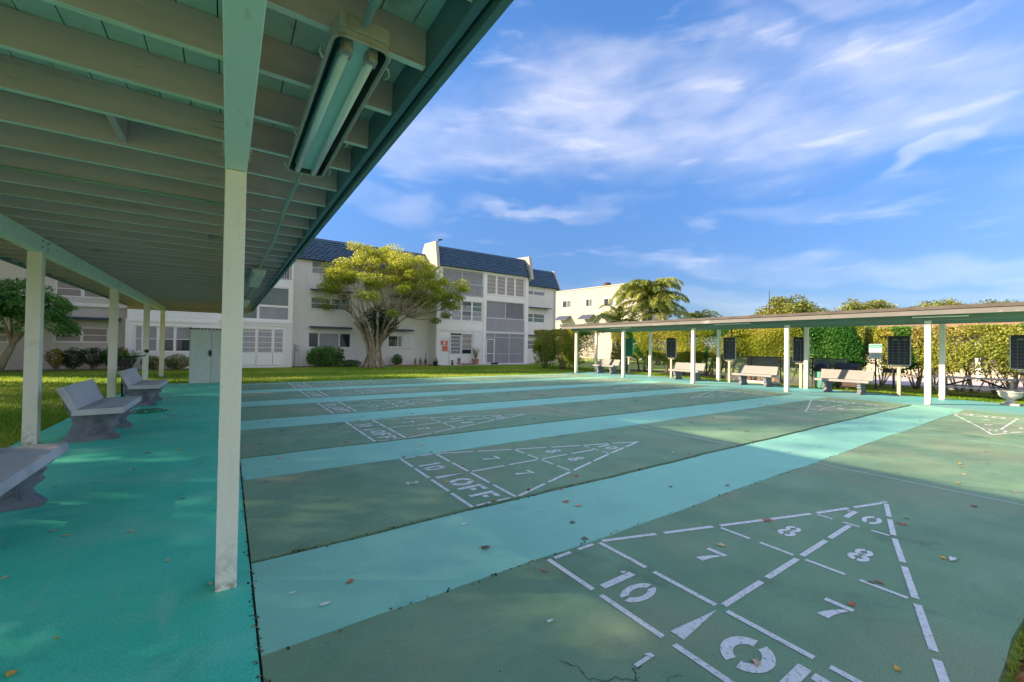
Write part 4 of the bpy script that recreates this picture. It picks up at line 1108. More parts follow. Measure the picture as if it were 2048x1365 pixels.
for i in range(9): b.box(-.0085, -.0065, -.15 + (i % 3) * .01, .15 - (i % 2) * .05, 1.46 - i * .034, 1.466 - i * .034)
b.build('printed_line', m_grid, sg)

# grill
gr = thing('charcoal_grill', 'black iron charcoal grill on a post beside the rules sign', 'grill', (20.6, 4.72, 0))
b = MB(); b.box(-.2, .2, -.26, .26, .60, .62); b.box(-.2, .2, -.26, -.245, .62, .76); b.box(-.2, .2, .245, .26, .62, .76); b.box(-.2, -.185, -.245, .245, .62, .72); b.box(.185, .2, -.245, .245, .62, .76)
b.build('firebox', m_iron, gr)
b = MB()
for i in range(12): b.tube([(-.18, -.22 + i * .04, .755), (.18, -.22 + i * .04, .755)], .005, 4)
b.tube([(-.15, .24, .76), (-.3, .24, .80), (-.3, .34, .80)], .008, 5); b.build('grate', m_iron, gr)
MB().tube([(0, 0, 0), (0, 0, .6)], .035, 8).build('post', m_iron, gr)

# picnic table
pt = thing('picnic_table', 'long weathered grey picnic table on the grass behind the right posts', 'picnic table', (19.75, 2.55, -.03))
for i in range(5): MB().box(-.36 + i * .146, -.36 + i * .146 + .136, -1.02, 1.02, .60, .64).build('table_plank', m_wood, pt)
for sx in (-.72, .47):
    for i in range(2): MB().box(sx + i * .13, sx + i * .13 + .12, -1.02, 1.02, .32, .355).build('seat_plank', m_wood, pt)
for sy in (-.78, .72):
    MB().bar((-.3, sy, .6), (-.55, sy, 0), .06, .09).build('leg', m_wood, pt); MB().bar((.3, sy, .6), (.55, sy, 0), .06, .09).build('leg', m_wood, pt)
    MB().box(-.72, .72, sy + .035, sy + .075, .24, .318).build('crosspiece', m_wood, pt)
    MB().bar((0, sy + .05, .30), (0, sy * .12, .58), .04, .05).build('brace', m_iron, pt)

# urn
ur = thing('stone_urn', 'cast stone planter urn standing at the slab edge by the picnic table', 'planter', (17.45, 1.62, 0))
MB().box(-.17, .17, -.17, .17, 0, .05).build('plinth', m_stone, ur, bevel=.008)
MB().lathe([(.12, .051), (.09, .10), (.07, .14), (.10, .17), (.19, .22), (.225, .28), (.22, .33), (.245, .345), (.245, .37), (.20, .37), (.18, .33)], n=28).build('bowl', m_stone, ur, smooth=True)

# chain link fence, pump box, bin, grill cart
fe = thing('chain_link_fence', 'chain link fence with dark top rail behind the middle benches', 'fence', (18.6, 7.6, 0))
FY0, FY1 = -2.1, 2.4
for yy in np.linspace(FY0, FY1, 5): MB().tube([(0, yy, 0), (0, yy, 1.10)], .025, 8).build('fence_post', m_iron, fe)
MB().tube([(0, FY0, 1.10), (0, FY1, 1.10)], .02, 8).build('top_rail', m_iron, fe)
b = MB()
n = int((FY1 - FY0 + 1.1) / .075)
for i in range(n):
    y0_ = FY0 - 1.08 + i * .075
    for sgn in (1, -1):
        ya, yb = (y0_, y0_ + 1.06)
        za, zb = (.02, 1.08) if sgn > 0 else (1.08, .02)
        if ya < FY0: za = za + (FY0 - ya) * (1 if sgn > 0 else -1); ya = FY0
        if yb > FY1: zb = zb - (yb - FY1) * (1 if sgn > 0 else -1); yb = FY1
        if yb - ya > .02: b.bar((sgn * .004, ya, za), (sgn * .004, yb, zb), .006, .006)
b.build('wire_mesh', m_metal, fe, kind='stuff')
pb = thing('pump_box', 'black equipment box standing behind the chain link fence', 'equipment box', (19.3, 8.75, 0))
MB().box(-.25, .25, -.55, .55, .12, 1.04).build('cabinet', m_black, pb, bevel=.01); MB().box(-.29, .29, -.58, .58, 1.042, 1.09).build('lid', m_board, pb, bevel=.006)
MB().box(-.3, .3, -.6, .6, 0, .118).build('plinth', m_stone, pb)
t = thing('trash_bin', 'dark domed trash bin with mesh sides behind the slim rear post', 'bin', (18.35, 6.22, 0))
MB().lathe([(.20, 0), (.23, .05), (.25, .60), (.25, .62)], n=20).build('body', m_teal, t, smooth=True); MB().lathe([(.27, .621), (.28, .70), (.24, .88), (.12, .97), (.02, 1.0)], n=20).build('lid', m_board, t, smooth=True)
b = MB()
for i in range(16):
    a = 2 * PI * i / 16; b.tube([(.256 * math.cos(a), .256 * math.sin(a), .03), (.262 * math.cos(a + .5), .262 * math.sin(a + .5), .60)], .006, 4); b.tube([(.256 * math.cos(a), .256 * math.sin(a), .03), (.262 * math.cos(a - .5), .262 * math.sin(a - .5), .60)], .006, 4)
b.build('wire_band', m_metal, t)
t = thing('grill_cart', 'dark covered barbecue cart on wheels behind the tan bench left of the grill', 'barbecue', (18.7, 5.55, 0))
MB().box(-.25, .25, -.35, .35, .30, .72).build('cabinet', m_steel, t, bevel=.01)
MB().prism([(-.27, .722), (.27, .722), (.26, .85), (.12, .95), (-.12, .95), (-.26, .85)], 'y', -.34, .34).build('lid', m_board, t, fix=True, bevel=.01)
for sy in (-.3, .3): MB().tube([(0, sy - .025, .15), (0, sy + .025, .15)], .15, 16).build('wheel', m_tyre, t)
MB().box(-.2, .2, -.3, .3, .12, .298).build('frame', m_iron, t)
t = thing('brick_stack', 'low stack of reddish pavers in front of the black pump box', 'bricks', (18.9, 8.6, 0))
for r_ in range(5):
    for i in range(5): MB().box(-.09, .09, -.55 + i * .22 + (r_ % 2) * .04, -.55 + i * .22 + .20 + (r_ % 2) * .04, r_ * .075, r_ * .075 + .068).build('brick', m_brick, t)
tag(MB().box(18.2, 18.32, 7.6, 9.5, 0, .10).build('timber_edging', m_post, bevel=.01), 'pale timber edging lying on the ground behind the middle bench', 'timber')

# ------------------------------------------------------------------ SHED
sh = thing('storage_shed', 'pale green resin storage shed with double doors at the end of the patio', 'shed', (-.44, 17.0, 0))
HX = .575; SH = 1.80
b = MB().box(-HX, HX, .03, .75, 0, SH - .02); b.build('body', m_shed, sh, bevel=.01)
for s in (-1, 1):
    xa, xb = (-HX + .03, -.008) if s < 0 else (.008, HX - .03)
    dd = MB().box(xa, xb, .0, .028, .03, SH - .06).build('door', m_shed, sh, bevel=.004)
    b = MB(); w_ = xb - xa
    for i in range(11): b.box(xa + .07, xb - .07, -.010, -.001, .10 + i * .085, .10 + i * .085 + .07)
    for i in range(5): b.box(xa + .07 + i * (w_ - .14) / 5, xa + .07 + (i + .82) * (w_ - .14) / 5, -.010, -.001, 1.10, SH - .14)
    b.build('raised_panel', m_shed, dd)
b = MB()
N = 26
top = [(-HX - .05 + (2 * HX + .1) * i / N, SH + .018 + .014 * math.cos(i * PI)) for i in range(N + 1)]
b.prism(top + [(p[0], p[1] - .018) for p in reversed(top)], 'y', -.06, .80); b.build('roof', m_shed_d, sh, fix=True)
MB().tube([(-.03, -.03, 1.10), (-.05, -.05, 1.05), (-.04, -.05, .95), (-.02, -.03, .90)], .02, 8).box(-.05, .01, -.05, -.011, .93, 1.07).build('padlock', m_black, sh)

# drain cover
dr = thing('drain_cover', 'round dark green painted drain cover with bolts on the patio', 'drain cover', (-1.25, 10.62, 0))
MB().lathe([(.30, .001), (.30, .022), (.27, .032), (.02, .034)], n=28).build('lid', m_drain, dr, smooth=False)
b = MB()
for i in range(8): a = i * PI / 4; b.lathe([(.014, .030), (.014, .040), (.006, .043)], .24 * math.cos(a), .24 * math.sin(a), 6)
b.build('bolt', m_line, dr)

# ------------------------------------------------------------------ BICYCLE
bk = thing('bicycle', 'dark bicycle with mirror leaning behind the farthest left bench', 'bicycle', (-2.06, 13.9, -.03), rad(4))
def torus(mb, c, R, r_, n=28):
    mb.tube([(c[0], c[1] + R * math.cos(2 * PI * i / n), c[2] + R * math.sin(2 * PI * i / n)) for i in range(n + 1)], r_, 6, caps=False)
for yy in (-.52, .52):
    wl_ = MB(); torus(wl_, (0, yy, .34), .32, .022); wh = wl_.build('wheel', m_tyre, bk, smooth=True)
    s_ = MB(); torus(s_, (0, yy, .34), .295, .010)
    for i in range(14): a = 2 * PI * i / 14; s_.tube([(0, yy, .34), (0, yy + .29 * math.cos(a), .34 + .29 * math.sin(a))], .0025, 3)
    s_.build('rim', m_chrome, wh)
b = MB()
for a, c_ in (((0, -.36, .82), (0, .10, .30)), ((0, -.36, .82), (0, .22, .80)), ((0, .22, .80), (0, .10, .30)), ((0, .10, .30), (0, .52, .34)), ((0, .22, .80), (0, .52, .34)), ((0, -.34, .90), (0, -.52, .34))): b.tube([a, c_], .016, 8)
b.build('frame', m_iron, bk)
MB().box(-.08, .08, .12, .38, .86, .93).build('saddle', m_black, bk, bevel=.02)
MB().tube([(-.34, -.22, 1.03), (-.22, -.30, 1.02), (0, -.34, 1.0), (.22, -.30, 1.02), (.36, -.22, 1.03)], .014, 8).tube([(0, -.34, 1.0), (0, -.34, .88)], .016, 8).build('handlebar', m_black, bk)
MB().tube([(.36, -.22, 1.03), (.38, -.24, 1.10)], .006, 5).lathe([(.0, 1.10), (.045, 1.12), (.05, 1.16), (.02, 1.19)], .385, -.24, 10).build('mirror', m_black, bk)
MB().box(-.14, .14, -.66, -.40, .80, .96).build('basket', m_black, bk)
MB().tube([(-.28, -.24, 1.02), (-.2, -.5, .95), (0, -.5, .78)], .005, 4).tube([(.28, -.24, 1.02), (.22, -.52, 1.0), (0, -.5, .80)], .005, 4).build('brake_cable', m_black, bk)

# ------------------------------------------------------------------ PLANTS
def ramp_tint(p, lo, hi, r=rng, noise=.3, bias=0.0):
    z = (p[:, 2] - lo) / (hi - lo)
    return np.clip(z * (1 - noise) * .8 + r.random(len(p)) * noise * 1.4 + bias, 0, 1)
def clump_noise(p, s, seed=0):
    q = p * s + seed
    return .5 + .25 * (np.sin(q[:, 0] * 1.7 + 2 * np.sin(q[:, 1] * 1.3)) + np.sin(q[:, 2] * 2.1 + 1.5 * np.sin(q[:, 0] + q[:, 1])))
def rand_tint(p, s=1.2, seed=0, a=.55, bias=0):
    return np.clip(clump_noise(p, s, seed) * a + rng.random(len(p)) * (1 - a) + bias, 0, 1)

# big ficus in front of the building
def big_ficus():
    T = thing('ficus_tree', 'large spreading ficus tree with tangled trunk and yellow green crown before the building', 'tree', (7.25, 25.2, 0))
    r = np.random.default_rng(11); rr = random.Random(5)
    stems = MB()
    tips = []
    for i in range(17):
        a = 2 * PI * i / 17 + rr.uniform(-.2, .2); r0 = rr.uniform(.18, .58)
        base = Vector((r0 * math.cos(a), r0 * .8 * math.sin(a), -.05))
        waist = Vector((.30 * math.cos(a + .5), .28 * math.sin(a + .5), .85 + rr.uniform(-.2, .35)))
        sp = rr.uniform(.5, 1.0)
        tip = Vector((1.9 * sp * math.cos(a) + .15, 1.5 * sp * math.sin(a), rr.uniform(2.4, 3.4)))
        c1 = curve_pts(base, waist, (rr.uniform(-.1, .1), rr.uniform(-.1, .1), -.1), 4)
        c2 = curve_pts(waist, tip, (-.35 * math.cos(a), -.35 * math.sin(a), .1), 5)[1:]
        rs = [.16, .12, .11, .10, .10, .095, .085, .075, .065, .055]
        pts = c1 + c2
        pts = [p + Vector((rr.uniform(-.03, .03), rr.uniform(-.03, .03), 0)) for p in pts]
        stems.tube(pts, rs[:len(pts)], 8)
        tips.append((tip, rs[len(pts) - 1]))
    for i in range(26):   # aerial roots and flares
        a = rr.uniform(0, 2 * PI); r1 = rr.uniform(.45, .95); zt = rr.uniform(.5, 1.5)
        stems.tube(curve_pts((.30 * math.cos(a + rr.uniform(-.5, .5)), .26 * math.sin(a), zt), (r1 * math.cos(a), r1 * .8 * math.sin(a), -.05), (0, 0, -.25), 5), [.05, .045, .04, .05, .06, .07], 6)
    stems.build('trunk', m_bark, T, smooth=True)
    limbs = MB(); cl = []
    for i in range(150):
        a = rr.uniform(0, 2 * PI); u = rr.random() ** .5
        x = .9 + 4.1 * u * math.cos(a); y_ = 3.6 * u * math.sin(a)
        if x < -2.9: x = -2.9 + rr.uniform(-.2, .6)
        topz = 7.05 - 1.9 * u ** 2.2 - .10 * max(0, x - 2)
        z = topz - rr.random() ** 1.5 * (1.6 if rr.random() < .8 else 2.4)
        z = max(z, 3.0 + .1 * abs(x))
        cl.append(Vector((x, y_, z)))
    cl += [Vector(p) for p in ((5.2, -1.2, 5.4), (5.6, -1.0, 5.1), (5.0, -1.5, 5.0), (4.6, -1.0, 4.6), (5.3, -.8, 4.5), (4.9, -1.2, 4.0), (-1.2, 0, 7.1), (-.6, -.3, 6.9), (1.1, 0, 7.25), (4.2, -1, 3.3), (3.4, -1.3, 2.9))]
    nodes = []
    for ci_, c in enumerate(cl):
        if ci_ % 5 < 3 and nodes:
            q = min(nodes, key=lambda t: (t - c).length); limbs.tube([q, q.lerp(c, .5) + Vector((0, 0, .05)), c], [.016, .010, .005], 4); continue
        tip, r0 = min(tips, key=lambda t: (t[0] - c).length + .3 * rr.random())
        mid = tip.lerp(c, .55) + Vector((rr.uniform(-.3, .3), rr.uniform(-.3, .3), -.25))
        pts = [tip, tip.lerp(mid, .5) + Vector((0, 0, -.06)), mid, mid.lerp(c, .6), c]
        limbs.tube(pts, [.040, .030, .022, .013, .006], 5); nodes += [mid, mid.lerp(c, .6), c]
        for k in range(4):
            e = c + Vector((rr.uniform(-.5, .5), rr.uniform(-.5, .5), rr.uniform(-.3, .4)))
            limbs.tube([mid.lerp(c, .6), c.lerp(e, .5), e], [.012, .008, .004], 3)
    limbs.build('branch', m_bark, T, smooth=True)
    P = []
    for c in cl:
        n = int(rr.uniform(150, 420)); s = rr.uniform(.38, .68)
        P.append(blob(c, (s, s, s * .55), n, .2, r))
    P = np.concatenate(P)
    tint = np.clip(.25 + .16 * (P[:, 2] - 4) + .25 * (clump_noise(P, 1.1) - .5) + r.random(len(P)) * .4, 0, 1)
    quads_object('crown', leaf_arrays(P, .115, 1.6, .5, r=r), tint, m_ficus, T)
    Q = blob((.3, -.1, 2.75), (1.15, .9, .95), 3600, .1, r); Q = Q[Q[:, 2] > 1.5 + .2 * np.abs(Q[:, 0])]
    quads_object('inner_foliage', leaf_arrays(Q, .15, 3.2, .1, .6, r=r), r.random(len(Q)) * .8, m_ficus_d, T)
big_ficus()

def bush(name, label, cat, loc, radii, n, mt, size=.09, elong=2.0, stems=7, seed=1, group=None, shell=.45, droop=0, trunk_m=None, z0=None):
    T = thing(name, label, cat, loc, group=group); r = np.random.default_rng(seed); rr = random.Random(seed)
    cz = radii[2] if z0 is None else z0 + radii[2]
    P = blob((0, 0, cz), radii, n, shell, r)
    k = clump_noise(P, 3.0, seed); P = P + (P - np.array([0, 0, cz])) * ((k - .5) * .35)[:, None]
    P = P[P[:, 2] > .02]
    quads_object('foliage', leaf_arrays(P, size, elong, .4, droop, r=r), rand_tint(P, 3.5, seed), mt, T)
    b = MB()
    for i in range(stems):
        a = rr.uniform(0, 2 * PI); q = rr.uniform(.3, .75)
        b.tube(curve_pts((rr.uniform(-.08, .08), rr.uniform(-.08, .08), -.03), (radii[0] * q * math.cos(a), radii[1] * q * math.sin(a), cz + radii[2] * rr.uniform(-.1, .5)), (0, 0, -.1), 4), [.022, .018, .014, .01, .006], 5)
    b.build('stem', trunk_m or m_bark2, T, smooth=True)
    return T
bush('round_bush', 'dark green rounded bush below the left ground floor window', 'bush', (4.75, 26.35, 0), (1.12, .7, .62), 5200, m_green, .11, 1.8, 10, 3)
bush('ground_fern', 'low bright green fern patch left of the ficus trunk', 'fern', (6.1, 26.3, 0), (.75, .4, .22), 1600, m_green, .10, 3, 3, 4)
bush('leafy_shrub', 'small leafy green shrub right of the ficus trunk', 'shrub', (9.3, 26.9, 0), (.36, .3, .36), 420, m_green, .15, 1.7, 4, 5)
def spiky(name, label, loc, n, h, mt, seed, spread=.35, group=None, w=.035):
    T = thing(name, label, 'plant', loc, group=group); rr = random.Random(seed)
    v = []; 
    for i in range(n):
        a = rr.uniform(0, 2 * PI); L = h * rr.uniform(.6, 1.1); s = spread * rr.uniform(.3, 1.2)
        bx, by = rr.uniform(-.05, .05) * h * 2, rr.uniform(-.05, .05) * h * 2
        dx, dy = math.cos(a), math.sin(a); px, py = -dy * w, dx * w
        p = [(bx, by, 0), (bx + dx * s * .35, by + dy * s * .35, L * .55), (bx + dx * s, by + dy * s, L * (.95 if s < spread else .75))]
        v += [(p[0][0] - px * .6, p[0][1] - py * .6, 0), (p[0][0] + px * .6, p[0][1] + py * .6, 0), (p[1][0] + px, p[1][1] + py, p[1][2]), (p[1][0] - px, p[1][1] - py, p[1][2])]
        v += [(p[1][0] - px, p[1][1] - py, p[1][2]), (p[1][0] + px, p[1][1] + py, p[1][2]), (p[2][0] + px * .1, p[2][1] + py * .1, p[2][2]), (p[2][0] - px * .1, p[2][1] - py * .1, p[2][2])]
    v = np.array(v); tt = np.repeat(np.array([rr.random() for _ in range(n)]), 2)
    quads_object('leaf_blades', v, tt, mt, T)
    return T
for i, (x, lb) in enumerate(((10.55, 'first snake plant clump from the ficus in the wall bed'), (10.9, 'second snake plant clump from the ficus in the wall bed'), (11.25, 'third snake plant clump from the ficus in the wall bed'))):
    spiky('snake_plant', lb, (x, 26.95, 0), 16, .55, m_green, 20 + i, .12, 'snake plants in the wall bed', .03)
spiky('yellow_dracaena', 'yellowish spiky plant at the right end of the wall bed', (11.75, 26.3, 0), 22, .62, m_varieg, 31, .25)
b = MB()
for i in range(16): b.box(9.0 + i * .19, 9.0 + i * .19 + .175, 26.45 - .06 * (i % 5) / 5, 26.6 - .06 * (i % 5) / 5, 0, .07)
tag(b.build('brick_edging', m_brick), 'red brick edging along the planting bed right of the ficus', 'edging')
def pot(name, loc, r_, h, mt, label, plant=None, seed=0, hh=.5):
    T = thing(name, label, 'potted plant', loc)
    MB().lathe([(r_ * .72, 0), (r_, h * .85), (r_ * 1.08, h * .86), (r_ * 1.08, h), (r_ * .9, h), (r_ * .85, h * .8)], n=16).build('pot', mt, T)
    if plant:
        rr = random.Random(seed); v = []
        for i in range(44):
            a = rr.uniform(0, 2 * PI); L = hh * rr.uniform(.5, 1.1); s = hh * .5 * rr.uniform(.2, 1.1); w = .02
            dx, dy = math.cos(a), math.sin(a); px, py = -dy * w, dx * w
            v += [(-px, -py, h * .8), (px, py, h * .8), (dx * s * .5 + px, dy * s * .5 + py, h * .8 + L * .65), (dx * s * .5 - px, dy * s * .5 - py, h * .8 + L * .65)]
            v += [(dx * s * .5 - px, dy * s * .5 - py, h * .8 + L * .65), (dx * s * .5 + px, dy * s * .5 + py, h * .8 + L * .65), (dx * s * 1.2, dy * s * 1.2, h * .8 + L), (dx * s * 1.2, dy * s * 1.2, h * .8 + L)]
        quads_object('foliage', np.array(v), np.array([rr.random() for _ in range(88)]), plant, T)
pot('potted_palm', (14.75, 26.1, .04), .25, .40, m_terra, 'tall bushy plant in a terracotta pot beside the white shutters', m_varieg, 1, .95)
pot('black_pot', (11.55, 25.9, 0), .17, .28, m_black, 'empty black pot by the corner of the right bay')
pot('small_pot', (13.45, 26.15, .04), .13, .20, m_terra, 'small potted plant under the white jalousie window', m_green, 2, .35)
pot('tiny_pot', (12.95, 26.2, .04), .09, .12, m_black, 'tiny dark potted plant beside the door with orange posters', m_green, 3, .25)
b = MB()
for i in range(5): b.box(16.05 + i * .12, 16.13 + i * .12, 26.0, 26.1, .04, .17)
tag(b.build('edging_blocks', m_black), 'row of small dark blocks before the screened ground floor porch', 'edging')
tag(MB().box(13.7, 14.5, 26.0, 26.25, .04, .12).build('door_mat', m_mulch), 'dark low planter tray left of the terracotta pot', 'tray')

# plants left of the building bay
for i, (x, y, rx, h) in enumerate(((-5.7, 26.4, .42, .98), (-5.05, 26.45, .48, 1.05), (-4.45, 26.5, .42, 1.0))):
    bush('clipped_shrub', ('leftmost', 'middle', 'rightmost')[i] + ' of three reddish clipped shrubs under the beige wall window', 'shrub', (x, y, 0), (rx, .4, .42), 1500, m_ficus_d if i != 2 else m_hedge2, .085, 1.8, 12, 40 + i, 'clipped shrubs under the window', .5, z0=h - .84)
bush('croton_shrub', 'orange and yellow croton shrub at the left of the clipped shrubs', 'shrub', (-6.15, 26.2, 0), (.30, .3, .42), 420, m_green_y, .14, 2.2, 9, 47, z0=.15)
bush('croton_shrub', 'red leaved croton against the corner of the white bay', 'shrub', (-4.05, 26.1, 0), (.24, .24, .35), 380, m_green_y, .12, 2.2, 5, 48, z0=.4)
spiky('lily_clump', 'arching green lily clump behind the bicycle handlebar', (-3.75, 25.7, 0), 120, .95, m_green, 50, .55, None, .035)
for i, (x, rx) in enumerate(((-2.95, .42), (-2.0, .55))):
    bush('variegated_shrub', ('cream variegated shrub in front of the curtained window', 'cream variegated shrub beside the storage shed')[i], 'shrub', (x, 25.9, 0), (rx, .35, .36), 2000, m_varieg, .09, 1.7, 5, 52 + i, 'variegated shrubs by the white bay')
MB().box(-3.9, -1.2, 25.55, 26.5, -.1, .0).build('planting_bed', m_mulch, kind='structure')

# left tree by the beige wall
def small_tree():
    T = thing('schefflera_tree', 'small glossy green tree with pale leaning trunk at the far left', 'tree', (-7.45, 25.6, 0)); r = np.random.default_rng(5); rr = random.Random(6)
    b = MB(); b.tube([(-.25, 0, -.05), (-.05, 0, .5), (.12, 0, .95), (.2, 0, 1.2)], [.19, .13, .11, .10], 9)
    for k, e in enumerate(((-.1, 0, 2.2), (.35, -.1, 2.3), (.8, .1, 2.5), (0, .3, 2.4), (.5, -.3, 2.0))): b.tube(curve_pts((.18, 0, 1.15), e, (.05, 0, -.15), 5), [.08, .07, .06, .05, .035, .02], 7)
    b.tube(curve_pts((-.1, 0, .1), (-.5, .1, -.05), (0, 0, .05), 4), [.12, .1, .09, .08, .07], 6)
    b.build('trunk', m_bark, T, smooth=True)
    P = []
    for i in range(130):
        a = rr.uniform(0, 2 * PI); u = rr.random() ** .5
        c = np.array([.35 + 1.55 * u * math.cos(a), 1.2 * u * math.sin(a), 3.75 - 1.1 * u ** 2 - rr.random() * 1.1])
        P.append(blob(c, (.32, .32, .24), 60, .2, r))
    P = np.concatenate(P)
    outv = P - np.array([.35, 0, 2.8]); outv /= np.linalg.norm(outv, axis=1)[:, None]
    quads_object('crown', leaf_arrays(P, .20, 3.2, .2, .7, r=r, dirs=outv), rand_tint(P, 1.5, 2), m_green, T)
small_tree()

# ------------------------------------------------------------------ HEDGES
def hedge(name, label, x0_, x1_, y0_, y1_, zt, n, seed, mix, zl=.45, stems=20, holes=.0, thin_x=None):
    T = thing(name, label, 'hedge', ((x0_ + x1_) / 2, (y0_ + y1_) / 2, 0)); r = np.random.default_rng(seed); rr = random.Random(seed)
    lx, ly = (x1_ - x0_) / 2, (y1_ - y0_) / 2
    # surface biased sampling of a box
    P = r.uniform(-1, 1, (n, 3))
    face = r.integers(0, 100, n)
    s = 1 - np.abs(r.normal(0, .22, n))
    P[:, 0] = np.where(face < 52, -s, P[:, 0]); P[:, 2] = np.where((face >= 52) & (face < 76), s, P[:, 2])
    P[:, 1] = np.where((face >= 76) & (face < 86), np.sign(P[:, 1]) * s, P[:, 1])
    X = np.stack([P[:, 0] * lx, P[:, 1] * ly, zl + (P[:, 2] * .5 + .5) * (zt - zl)], 1)
    c = clump_noise(X + np.array([0, seed, 0]), 1.6, seed)
    X[:, 0] += (c - .5) * .35 * np.sign(P[:, 0]); X[:, 2] += (clump_noise(X, 2.3, seed + 3) - .5) * .10
    # ragged lower rim and holes
    low = zl + .35 + .45 * (clump_noise(X * np.array([1, 1, 0]), 1.3, seed + 1) - .5)
    keep = (X[:, 2] > low) | (r.random(n) <   .12)
    hol = clump_noise(X, 1.9, seed + 9)
    keep &= ~((hol < holes) & (X[:, 2] < zt - .35) & (r.random(n) < .85))
    X = X[keep]
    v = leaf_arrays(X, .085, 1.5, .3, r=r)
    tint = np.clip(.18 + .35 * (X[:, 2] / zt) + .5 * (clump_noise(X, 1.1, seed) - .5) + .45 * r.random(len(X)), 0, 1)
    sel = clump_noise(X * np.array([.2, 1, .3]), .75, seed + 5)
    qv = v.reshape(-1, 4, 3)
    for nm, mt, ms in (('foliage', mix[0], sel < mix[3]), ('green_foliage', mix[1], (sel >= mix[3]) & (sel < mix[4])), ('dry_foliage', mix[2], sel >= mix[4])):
        if ms.sum() > 10: quads_object(nm, qv[ms].reshape(-1, 3), tint[ms], mt, T)
    b = MB()
    for i in range(stems):
        y_ = rr.uniform(-ly + .2, ly - .2) if stems > 6 else -ly + (i + .5) * 2 * ly / stems
        x_ = rr.uniform(-lx * .5, lx * .3)
        for k in range(4):
            e = (x_ + rr.uniform(-.4, .3) * lx * 1.6, y_ + rr.uniform(-.55, .55), rr.uniform(.9, zt - .2))
            b.tube(curve_pts((x_ + rr.uniform(-.05, .05), y_ + rr.uniform(-.06, .06), -.06), e, (rr.uniform(-.1, .1), rr.uniform(-.15, .15), -.1), 4), [.032, .027, .021, .015, .008], 5)
    b.build('stem', m_hstem, T, smooth=True)
hedge('hedge', 'tall block hedge standing alone between building and far canopy end', 17.0, 19.0, 18.2, 22.2, 2.50, 60000, 61, (m_hedge, m_hedge2, m_hedge3, .62, .66), .15, 12, .30)
hedge('hedge', 'tall trimmed hedge behind the green and first black scoreboards', 20.3, 21.9, 10.7, 18.3, 2.48, 100000, 62, (m_hedge, m_hedge2, m_hedge3, .72, .80), .42, 22, .34)
hedge('hedge', 'tall trimmed hedge with dark green stretch behind the fence and sign', 20.5, 22.1, 5.6, 10.65, 2.44, 80000, 63, (m_hedge, m_hedge2, m_hedge3, .45, .72), .35, 16, .28)
hedge('hedge', 'sparse yellowing hedge with bare stems behind the picnic table', 21.0, 22.6, -6.0, 5.55, 2.36, 120000, 64, (m_hedge, m_hedge2, m_hedge3, .46, .60), .45, 34, .38)

# ------------------------------------------------------------------ PALMS AND FAR TREES
def palm(name, label, loc, h, L, nf, seed, mt=m_palm, group=None, leaf=.42, nl=34):
    T = thing(name, label, 'palm', loc, group=group); rr = random.Random(seed)
    b = MB().tube([(rr.uniform(-.1, .1) * i, 0, h * i / 6) for i in range(7)], [.26, .22, .2, .19, .18, .17, .15], 10)
    b.build('trunk', m_palmbark, T, smooth=True)
    v = []; tt = []; ribs = MB()
    for f in range(nf):
        a = 2 * PI * f / nf + rr.uniform(-.25, .25); el = rr.uniform(-.15, 1.35) if f % 3 else rr.uniform(.8, 1.4)
        LL = L * rr.uniform(.8, 1.1); pts = []; p = Vector((0, 0, h)); d0 = el
        n = 12
        for i in range(n + 1):
            pts.append(p.copy())
            t = i / n; e = el - (el + 1.15) * t ** 1.5
            p = p + Vector((math.cos(a) * math.cos(e), math.sin(a) * math.cos(e), math.sin(e))) * (LL / n)
        ribs.tube(pts, [.035 * (1 - i / (n + 3)) for i in range(n + 1)], 4)
        base_t = rr.random() * .5
        for k in range(nl):
            t = .12 + .88 * k / nl; i = min(int(t * n), n - 1); fr = t * n - i
            q = pts[i].lerp(pts[i + 1], fr); dv = (pts[i + 1] - pts[i]).normalized()
            side = dv.cross(Vector((0, 0, 1)))
            if side.length < .1: side = Vector((1, 0, 0))
            side.normalize()
            ll = leaf * L / 2.6 * math.sin(PI * (.12 + .85 * t)) ** .5 * rr.uniform(.85, 1.1)
            for s in (-1, 1):
                u = (side * s * .8 + dv * .55 + Vector((0, 0, rr.uniform(-.15, .45)))).normalized()
                m1 = q + u * ll * .5; tip = q + u * ll * .85 + Vector((0, 0, -ll * .55))
                w = dv * (.028 * L / 2.6)
                v += [q - w, q + w, m1 + w, m1 - w, m1 - w, m1 + w, tip + w * .2, tip - w * .2]
                c = min(1, base_t + rr.random() * .5); tt += [c, c]
    ribs.build('frond_rib', m_palm, T)
    quads_object('frond', np.array([tuple(x) for x in v]), np.array(tt), mt, T)
palm('queen_palm', 'big bushy palm in front of the cream building above the far canopy', (31.2, 23.9, 0), 5.7, 3.9, 36, 71, nl=46, leaf=.5)
palm('queen_palm', 'lower dark palm at the foot of the big palm', (30.0, 26.2, 0), 3.9, 3.0, 20, 72)
palm('queen_palm', 'yellowish palm close on the right of the big palm', (30.8, 22.5, 0), 4.4, 3.1, 24, 76)
palm('small_palm', 'small palm alone right of the big palm above the canopy roof', (37.0, 22.4, 0), 4.1, 2.2, 22, 73)
palm('small_palm', 'low palm tuft, left of two above the canopy roof middle', (44.0, 22.7, 0), 3.9, 1.9, 20, 74)
palm('small_palm', 'low palm tuft, right of two above the canopy roof middle', (45.5, 20.9, 0), 4.1, 1.9, 20, 75)
